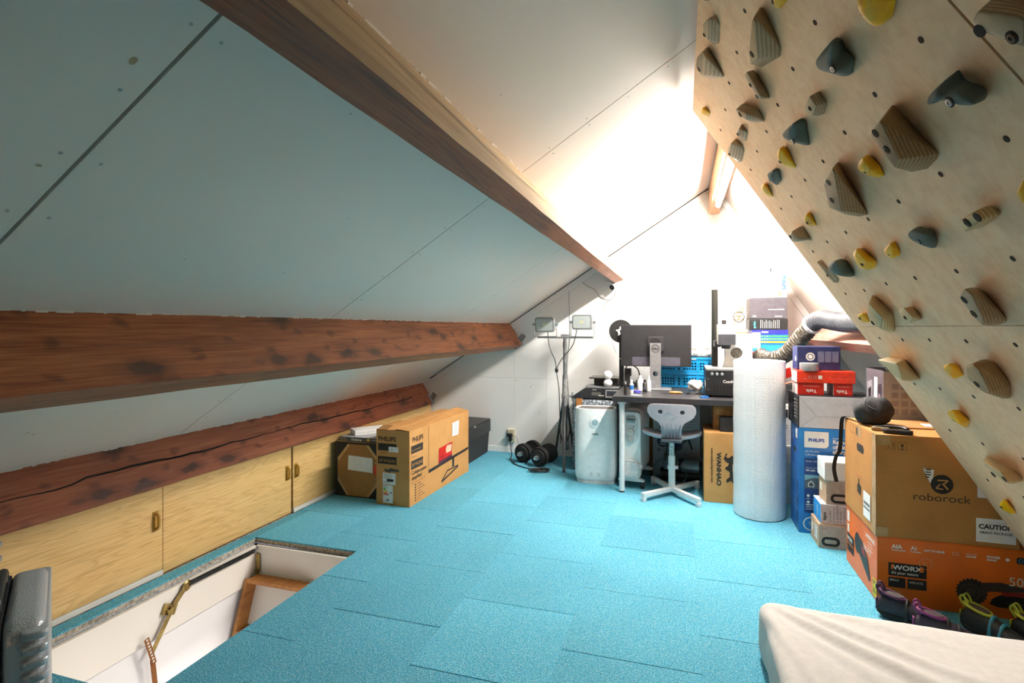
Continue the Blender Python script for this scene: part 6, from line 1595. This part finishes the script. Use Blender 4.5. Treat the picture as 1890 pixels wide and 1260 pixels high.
# small cartons between
def small(nm, lab, x0, x1, y0, y1, z0, z1, mt, sides=None):
    return carton(nm, lab, 'box', ((x0 + x1) / 2, (y0 + y1) / 2, z0), (x1 - x0, y1 - y0, z1 - z0), mt, tape=None, side_mats=sides)
root, pr = small('kraft_box', 'kraft box with a black oval mark on the carpet, bottom of the small stack', .763, 1.0, 3.55, 3.75, 0, .136, M_KRAFT, [('front', pm('#c3ae9f', .6))])
def oval(pr, a, b, w, h, t):
    pts = rrect(w, h, h * .48, 6); n = len(pts); inn = rrect(w - 2 * t, h - 2 * t, (h - 2 * t) * .48, 6)
    for k in range(n): pr.poly('front', [(a + pts[k][0], b + pts[k][1]), (a + pts[(k + 1) % n][0], b + pts[(k + 1) % n][1]), (a + inn[(k + 1) % n][0], b + inn[(k + 1) % n][1]), (a + inn[k][0], b + inn[k][1])], M_PRINT)
oval(pr, .062, .040, .095, .054, .015); pr.text('front', .015, .112, 'Quest 2', .010, M_PRINT).rect('left', .10, .035, .07, .075, M_WPAPER, 'paper_label').rect('left', .035, .05, .03, .05, M_PRINTW, 'paper_label').lines('left', .105, .10, .05, 5, .012, .003, M_PRINT, lift=2.4).done()
root, pr = small('blue_end_box', 'pink-white box with a bright blue end on the lower kraft box', .775, .985, 3.56, 3.74, .1375, .252, pm('#d6c1bb', .5), [('left', pm('#1f8fd6', .4)), ('top', pm('#dcdde0', .5))])
pr.text('front', .028, .022, 'tapo', .026, M_PRINT, turn=90, bold=.0006)
for k in range(6): pr.disc('front', .05 + k * .018, .018, .004, M_GREYP, n=6).rect('front', .048 + k * .018, .03, .005, .05 + .02 * (k % 3), pm('#a5948f', .6))
pr.lines('top', .02, .15, .16, 5, .012, .004, M_GREYP).rect('left', .10, .03, .012, .06, M_PRINTW).done()
root, pr = small('kraft_cube', 'kraft box with a black oval mark, second from the top of the small stack', .805, 1.0, 3.565, 3.74, .2535, .392, M_KRAFT, [('front', pm('#c3ae9f', .6)), ('top', pm('#d3c9bd', .6))])
oval(pr, .070, .035, .095, .054, .015); pr.rect('left', .03, .05, .05, .05, M_PRINTW, 'paper_label').done()
root, pr = small('white_cube', 'plain white box on top of the small stack of cartons', .795, .985, 3.555, 3.735, .3935, .500, M_WPAPER)
pr.rect('left', .03, .05, .12, .001, M_GREYP).done()

# coffee machine carton on a hidden brown carton
root, pr = small('brown_carton', 'plain brown carton under the coffee machine carton', 1.06, 1.40, 3.455, 3.745, 0, .70, M_CARD2); pr.done()
root, pr = small('coffee_carton', 'grey and white carton with a coffee machine picture behind the black bag', 1.058, 1.285, 3.455, 3.745, .7015, 1.045, pm('#a7a4a6', .5, var=.02), [('left', pm('#5d5a60', .4)), ('top', pm('#2c2b2e', .5))])
GK = pm('#19181b', .5)
pr.poly('left', [(.03, .05), (.11, .05), (.12, .28), (.03, .26)], pm('#8c8a90', .5)).poly('left', [(.05, .10), (.09, .09), (.10, .24), (.05, .22)], GK, lift=2)
pr.poly('left', [(.14, .04), (.20, .03), (.205, .30), (.15, .30)], pm('#b7bcc2', .5)).poly('left', [(.215, .02), (.27, .015), (.27, .27), (.215, .26)], pm('#2f2530', .5)).rect('left', .225, .06, .03, .15, pm('#7a6a78', .5), lift=2)
for k in range(3):
    for j in range(4): pr.rect('front', .04 + k * .045, .24 - j * .045, .032, .03, pm('#8d898c', .6))
pr.poly('front', [(.03, .02), (.11, .07), (.21, .02), (.11, .012)], pm('#bdbabc', .6)); pr.done()

# orange mower carton, brown robot carton
szw = (.73, .49, .31)
root, pr = carton('mower_carton', 'bright orange mower carton lying on the carpet behind the climbing shoes', 'box', (1.235, 3.165, 0), szw, M_ORANGE, rz=R(0), tape=None, flaps=True)
for k, t in enumerate(('AIA', 'AI')): pr.text('front', .058 + k * .075, .262, t, .026, M_PRINTW, bold=.001).rect('front', .058 + k * .075, .252, .055 - .015 * k, .004, M_PRINTW)
pr.text('front', .185, .262, 'CUT TO EDGE', .012, M_PRINTW, bold=.0006).ring('front', .305, .265, .016, .002, M_PRINTW, n=4, sy=.6).text('front', .345, .268, 'BRUSHLESS', .008, M_PRINTW).text('front', .345, .256, 'MOTOR', .010, M_PRINTW, bold=.0006).text('front', .42, .262, 'POWER', .014, M_PRINTW, bold=.0008).text('front', .42, .250, 'SHARE', .012, M_PRINTW, bold=.0006)
pr.disc('front', .495, .262, .008, M_PRINTW, n=8).poly('front', rrect(.065, .028, .006, 3, .56, .263), M_PRINT).ring('front', .542, .263, .009, .003, pm('#4a9ac8', .5), lift=2).lines('front', .556, .268, .03, 2, .01, .004, M_PRINTW, lift=2)
pr.rect('front', .045, .135, .150, .060, M_PRINT).text('front', .062, .165, 'WORX', .030, M_PRINTW, bold=.0008, lift=2, sx=1.2).text('front', .057, .145, "it's your nature", .017, M_PRINTW, bold=.0003, lift=2)
pr.poly('front', [(.055, .165), (.062, .165), (.068, .188), (.055, .188)], M_ORANGE, lift=2.4).poly('front', [(.165, .165), (.183, .165), (.183, .188), (.172, .188)], M_ORANGE, lift=2.4)
pr.rect('front', .045, .082, .068, .046, M_PRINT).rect('front', .120, .082, .075, .046, M_PRINT).text('front', .050, .112, '800m2', .013, M_PRINTW, lift=2).text('front', .126, .108, 'WR141E', .015, M_PRINTW, lift=2)
pr.text('front', .045, .05, '20V', .034, pm('#c9823f', .5)); pr.ring('front', .19, .205, .026, .002, pm('#d9a878', .5), lift=2.4).text('front', .18, .196, 'D', .024, pm('#d9a878', .5), lift=2.4)
# mower picture
cx, cy = .365, .105; pts = []
for k in range(44):
    r_ = .062 if k % 2 else .053
    pts.append((cx + r_ * math.cos(2 * PI * k / 44), cy + r_ * math.sin(2 * PI * k / 44)))
pr.poly('front', pts, pm('#1c1613', .5), lift=1.4).ring('front', cx - .006, cy - .003, .040, .010, pm('#3a2f28', .5), lift=2).disc('front', cx - .006, cy - .003, .022, pm('#3a2f28', .5), lift=2)
pr.poly('front', [(.40, .150), (.47, .160), (.56, .145), (.58, .13), (.50, .120), (.43, .115), (.40, .09)], pm('#3a2a22', .5), lift=2.4).poly('front', [(.47, .118), (.56, .125), (.565, .108), (.48, .102)], pm('#8e1f14', .5), lift=2.6)
pr.poly('front', [(.44, .085), (.47, .105), (.595, .105), (.597, .06), (.57, .05), (.46, .05), (.43, .06)], pm('#171311', .5), lift=2).text('front', .49, .070, 'CUT TO EDGE', .011, pm('#6a5a4a', .5), lift=3)
pr.text('front', .497, .150, '500m2', .056, M_PRINTW, lift=3.4)
pr.rect('front', .575, .03, .09, .09, M_WPAPER, 'paper_label', 3.4)
# left end of the mower carton
pr.rect('left', .02, .23, .04, .055, M_PRINTW).rect('left', .025, .17, .03, .045, M_PRINTW).rect('left', .02, .115, .12, .05, M_PRINT).text('left', .026, .13, 'WORX', .028, M_PRINTW, bold=.0008, lift=2).rect('left', .02, .07, .055, .038, M_PRINT).rect('left', .082, .07, .055, .038, M_PRINT)
pr.text('left', .33, .255, 'LANDROID', .026, M_PRINTW, bold=.0012).lines('left', .36, .235, .09, 3, .016, .004, M_PRINTW)
pts = []
for k in range(32):
    r_ = .05 if k % 2 else .043
    pts.append((.20 + r_ * math.cos(2 * PI * k / 32), .17 + 1.1 * r_ * math.sin(2 * PI * k / 32)))
pr.poly('left', pts, pm('#1c1613', .5)).poly('left', [(.22, .215), (.28, .205), (.36, .15), (.40, .06), (.38, .05), (.30, .09), (.24, .12)], pm('#2a201a', .5), lift=1.8).poly('left', [(.26, .19), (.31, .175), (.33, .14), (.28, .15)], pm('#a3281c', .5), lift=2.4).text('left', .30, .18, '500m2', .042, M_PRINTW, lift=3)
pr.rect('left', .435, .015, .054, .085, pm('#d9c21a', .5), 'yellow_label', 2).text('left', .442, .03, '11', .036, M_PRINT, bold=.001, lift=3).lines('left', .442, .085, .04, 2, .01, .004, M_PRINT, lift=3)
pr.done()
szr = (.545, .50, .472)
root, pr = carton('robot_carton', 'big brown carton with a round black logo on top of the orange carton', 'box', (1.137, 3.168, .3115), szr, mat_card('cardboard_brown', '#a8733a', '#b98345'), tape=M_CLEARTAPE, tape_axis='x')
p0 = 0.
pr.poly('front', [(.185, .33), (.228, .325), (.222, .27), (.212, .265)], M_WPAPER, 'torn_label', 2).lines('front', .195, .322, .022, 4, .011, .005, M_PRINT, lift=3)
pr.disc('front', .258, .262, .043, M_PRINT, lift=2.5, n=32)
for pts in ([(.240, .283), (.282, .283), (.282, .277), (.240, .277)], [(.275, .278), (.282, .278), (.262, .258), (.256, .262)], [(.246, .262), (.254, .266), (.238, .240), (.232, .244)], [(.234, .246), (.262, .243), (.262, .238), (.236, .240)], [(.262, .258), (.268, .262), (.283, .242), (.278, .238)]): pr.poly('front', pts, M_CARD, lift=3.4)
pr.text('front', .258, .183, 'roborock', .050, M_PRINT, align='C', bold=-.0004, sx=1.15)
for a in (.043, .088): pr.ring('front', a + .017, .425, .026, .0016, M_PRINT, n=4)
for a in (.050, .068): pr.rect('front', a, .412, .002, .024, M_PRINT).poly('front', [(a - .003, .430), (a + .005, .430), (a + .001, .438)], M_PRINT)
pr.poly('front', [(.099, .432), (.111, .432), (.108, .420), (.102, .420)], M_PRINT).rect('front', .1045, .410, .0015, .01, M_PRINT).rect('front', .099, .408, .012, .002, M_PRINT)
pr.rect('front', .385, .02, .145, .105, M_WPAPER, 'paper_label', 2).text('front', .4575, .080, 'CAUTION', .028, M_PRINT, align='C', bold=.0009, lift=3).text('front', .4575, .058, 'HEAVY PACKAGE', .0150, M_PRINT, align='C', bold=.0003, lift=3)
pr.rect('front', .39, .215, .07, .07, M_WPAPER, 'paper_label', 2)
pr.poly('left', rrect(.11, .040, .018, 4, .27, .36), pm('#1a120c', .9), 'hand_hole')
pr.ring('left', .13, .44, .035, .002, M_PRINT, n=4).ring('left', .22, .44, .035, .002, M_PRINT, n=4).rect('left', .205, .42, .02, .035, M_PRINT)
pr.ring('left', .255, .155, .058, .002, pm('#c2522f', .6), n=4, sy=1.5).poly('left', [(.225, .13), (.28, .12), (.285, .17), (.26, .175), (.255, .20), (.24, .20), (.24, .17), (.225, .17)], M_PRINT)
pr.rect('left', .325, .04, .105, .125, M_WPAPER, 'paper_label', 2).text('left', .3775, .105, 'CAUTION', .020, M_PRINT, align='C', bold=.0006, lift=3).text('left', .3775, .085, 'HEAVY PACKAGE', .011, M_PRINT, align='C', bold=.0006, lift=3)
pr.done()
m = MB().span((-.2745, -.2515, 0), (-.225, -.2495, .045)).span((-.2738, -.252, .0), (-.271, -.20, .472)).span((-.2745, -.252, .425), (-.215, -.2496, .472)); m.obj('corner_tape', pm('#b3905f', .12), root)
MB().box((.02, .06, .4755), (.50, .20, .006), rot=(0, 0, R(3))).obj('loose_sheet', M_CARD2, root)
MB().box((.10, .04, .4800), (.16, .09, .002), rot=(0, 0, R(-4))).obj('paper', M_WPAPER, root)

# chalk bag with strap and a folding multitool on the carton
TOPZ = .3115 + .472 + .0062
cbz = thing('chalk_bag', 'black cloth chalk bag lying on the big brown carton', 'bag', (.935, 3.20, TOPZ))
m = MB(); b = m.b; vr = []
for i in range(13):
    t = i / 12; x = -.085 + .17 * t
    r_ = .072 * max(.05, 1 - abs(2 * t - 1) ** 3.0) ** .42
    ring = []
    for k in range(28):
        a = 2 * PI * k / 28
        rr = r_ * (1 + .20 * mnoise.noise(Vector((x * 22, math.cos(a) * 1.6, math.sin(a) * 1.6))))
        ring.append(b.verts.new((x + .012 * mnoise.noise(Vector((a, x * 30, 2))), rr * math.cos(a), max(.001, .066 + rr * .98 * math.sin(a)))))
    vr.append(ring)
for A, C in zip(vr, vr[1:]):
    for k in range(28): b.faces.new((A[k], A[(k + 1) % 28], C[(k + 1) % 28], C[k]))
b.faces.new(vr[0][::-1]); b.faces.new(vr[-1])
m._xf(b.verts[:], Matrix.Rotation(R(-25), 4, 'Z'))
m.obj('bag_body', pm('#26272a', .85, var=.25, bump=.2), cbz, smooth=180)
RZ_ = Matrix.Rotation(R(-25), 4, 'Z')
m = MB().tube([RZ_ @ Vector((-.028, .0685 * math.cos(a), .064 + .0665 * math.sin(a))) for a in [R(-40 + 13 * k) for k in range(20)]], .005, 6); m.obj('seam_band', pm('#2b2c30', .7), cbz, smooth=180)
m = MB().tube(smooth_path([RZ_ @ Vector(p) for p in ((-.02, -.055, .10), (.01, -.068, .085), (.04, -.062, .075), (.06, -.05, .09))], 5), .004, 6); m.obj('drawcord', pm('#3b3c40', .7), cbz)
def ribbon(pts, w, dirv):
    m = MB(); b = m.b; P = smooth_path(pts, 6); d = Vector(dirv)
    va = [(b.verts.new(p - d * w / 2), b.verts.new(p + d * w / 2), b.verts.new(p - d * w / 2 + Vector((.0015, .0015, 0))), b.verts.new(p + d * w / 2 + Vector((.0015, .0015, 0)))) for p in P]
    for A, C in zip(va, va[1:]):
        b.faces.new((A[0], A[1], C[1], C[0])); b.faces.new((A[2], C[2], C[3], A[3])); b.faces.new((A[0], C[0], C[2], A[2])); b.faces.new((A[1], A[3], C[3], C[1]))
    b.faces.new(va[0][:2] + va[0][:1:-1]); b.faces.new(va[-1][:2] + va[-1][:1:-1])
    return m
ribbon([(-.05, .03, .03), (-.06, .12, .012), (-.072, .20, .004), (-.082, .232, -.02), (-.086, .236, -.10), (-.092, .236, -.19), (-.112, .236, -.235), (-.120, .236, -.30), (-.108, .236, -.37)], .022, (.94, .3, 0)).obj('strap', pm('#232427', .8), cbz)
mt_ = thing('belay_device', 'black and metal folding tool lying on the front edge of the brown carton', 'tool', (.955, 2.995, TOPZ - .006), R(-14))
MB().prism(rrect(.115, .036, .016, 5), .020, Matrix.Translation((.02, -.035, 0))).obj('handle', M_BLACK, mt_, bevel=.004)
MB().prism(rrect(.075, .030, .012, 5), .018, Matrix.Translation((-.045, .02, 0))).obj('grip', pm('#8c7a5c', .4, .5), mt_, bevel=.004)
MB().tube(smooth_path([(-.07, .03, .012), (-.02, .045, .018), (.04, .035, .02), (.06, .01, .016)], 5), .009, 8).obj('arm', M_BLACK, mt_, smooth=180)
MB().box((.0, -.012, .012), (.09, .014, .012), rot=(0, 0, R(12))).obj('blade', M_STEEL, mt_, bevel=.002)

# climbing shoes
def shoe(label, loc, rz, up, trim, accent, roll=0.0):
    s = thing('climbing_shoe', label, 'shoe', loc, group='climbing shoes', rot=(R(roll), 0, rz))
    SEC = [(-.005, .036, .020, .062), (.012, .052, .008, .092), (.045, .062, .004, .105), (.085, .066, .006, .098), (.125, .076, .008, .078), (.165, .086, .006, .060), (.205, .080, .004, .046), (.235, .056, .004, .034), (.252, .022, .008, .022)]
    def loft(z0f, z1f, kw, mt, nm, par, open_top=False):
        m = MB(); b = m.b; vr = []
        for x, w, z0, z1 in SEC:
            za, zb = z0 + (z1 - z0) * z0f, z0 + (z1 - z0) * z1f; ring = []
            for k in range(20):
                a = 2 * PI * k / 20; c, si = math.cos(a), math.sin(a)
                ring.append(b.verts.new((x, kw * w / 2 * math.copysign(abs(c) ** .75, c), (za + zb) / 2 + (zb - za) / 2 * math.copysign(abs(si) ** .8, si))))
            vr.append(ring)
        for A, C in zip(vr, vr[1:]):
            for k in range(20): b.faces.new((A[k], A[(k + 1) % 20], C[(k + 1) % 20], C[k]))
        b.faces.new(vr[0][::-1]); b.faces.new(vr[-1]); return m.obj(nm, mt, par, smooth=60)
    loft(0, 1, 1.0, up, 'upper', s); loft(-.04, .30, 1.05, M_RUBBER, 'sole', s)
    m = MB().tube([(.052 + .046 * math.cos(t), .027 * math.sin(t), .103 + .010 * math.cos(t + PI)) for t in [2 * PI * k / 24 for k in range(24)]], .0065, 8, True); m.obj('collar', trim, s, smooth=180)
    m = MB().prism([(.041 * math.cos(t), .022 * math.sin(t)) for t in [2 * PI * k / 20 for k in range(20)]], .002, Matrix.Translation((.052, 0, .1045)) @ Matrix.Rotation(R(4), 4, 'Y')); m.obj('insole', pm('#3f3a37', .8), s)
    for y in (-.014, .014):
        m = MB().tube(smooth_path([(.012, y, .095), (-.006, y * 1.1, .125), (.004, y * 1.1, .142), (.018, y, .125), (.02, y, .10)], 5), .0045, 6); m.obj('pull_tab', trim, s, smooth=180)
    for x, zt in ((.105, .088), (.14, .071)):
        m = MB().tube([(x, (.074 + (x - .1) * .15) / 2 * 1.06 * math.cos(a), .006 + zt * math.sin(a)) for a in [R(8 + 164 * k / 14) for k in range(15)]], .007, 6); m.obj('strap', accent, s, smooth=180)
    m = MB().box((-.007, 0, .05), (.006, .024, .05)); m.obj('heel_patch', trim, s, bevel=.002)
PU = pm('#4c1d42', .6, var=.15); LI = pm('#a3a82c', .6, var=.12); TE = pm('#2f7f93', .6)
shoe('black and purple climbing shoe leaning by the orange carton corner', (.840, 2.800, .003), R(-24), pm('#241a26', .6, var=.2), PU, M_BLACKM, 0)
shoe('second black and purple climbing shoe with dark straps, nearer the mattress', (.930, 2.655, .003), R(-14), pm('#2c1c2c', .6, var=.2), pm('#7a2a5e', .6), M_BLACKM, 0)
shoe('lime-trimmed climbing shoe with a teal tongue next to the purple pair', (1.150, 2.785, .003), R(-48), pm('#1e2022', .6), LI, TE, 0)
shoe('lime-trimmed climbing shoe nearest the climbing wall', (1.305, 2.745, .003), R(-44), pm('#1e2022', .6), LI, M_BLACKM, 0)
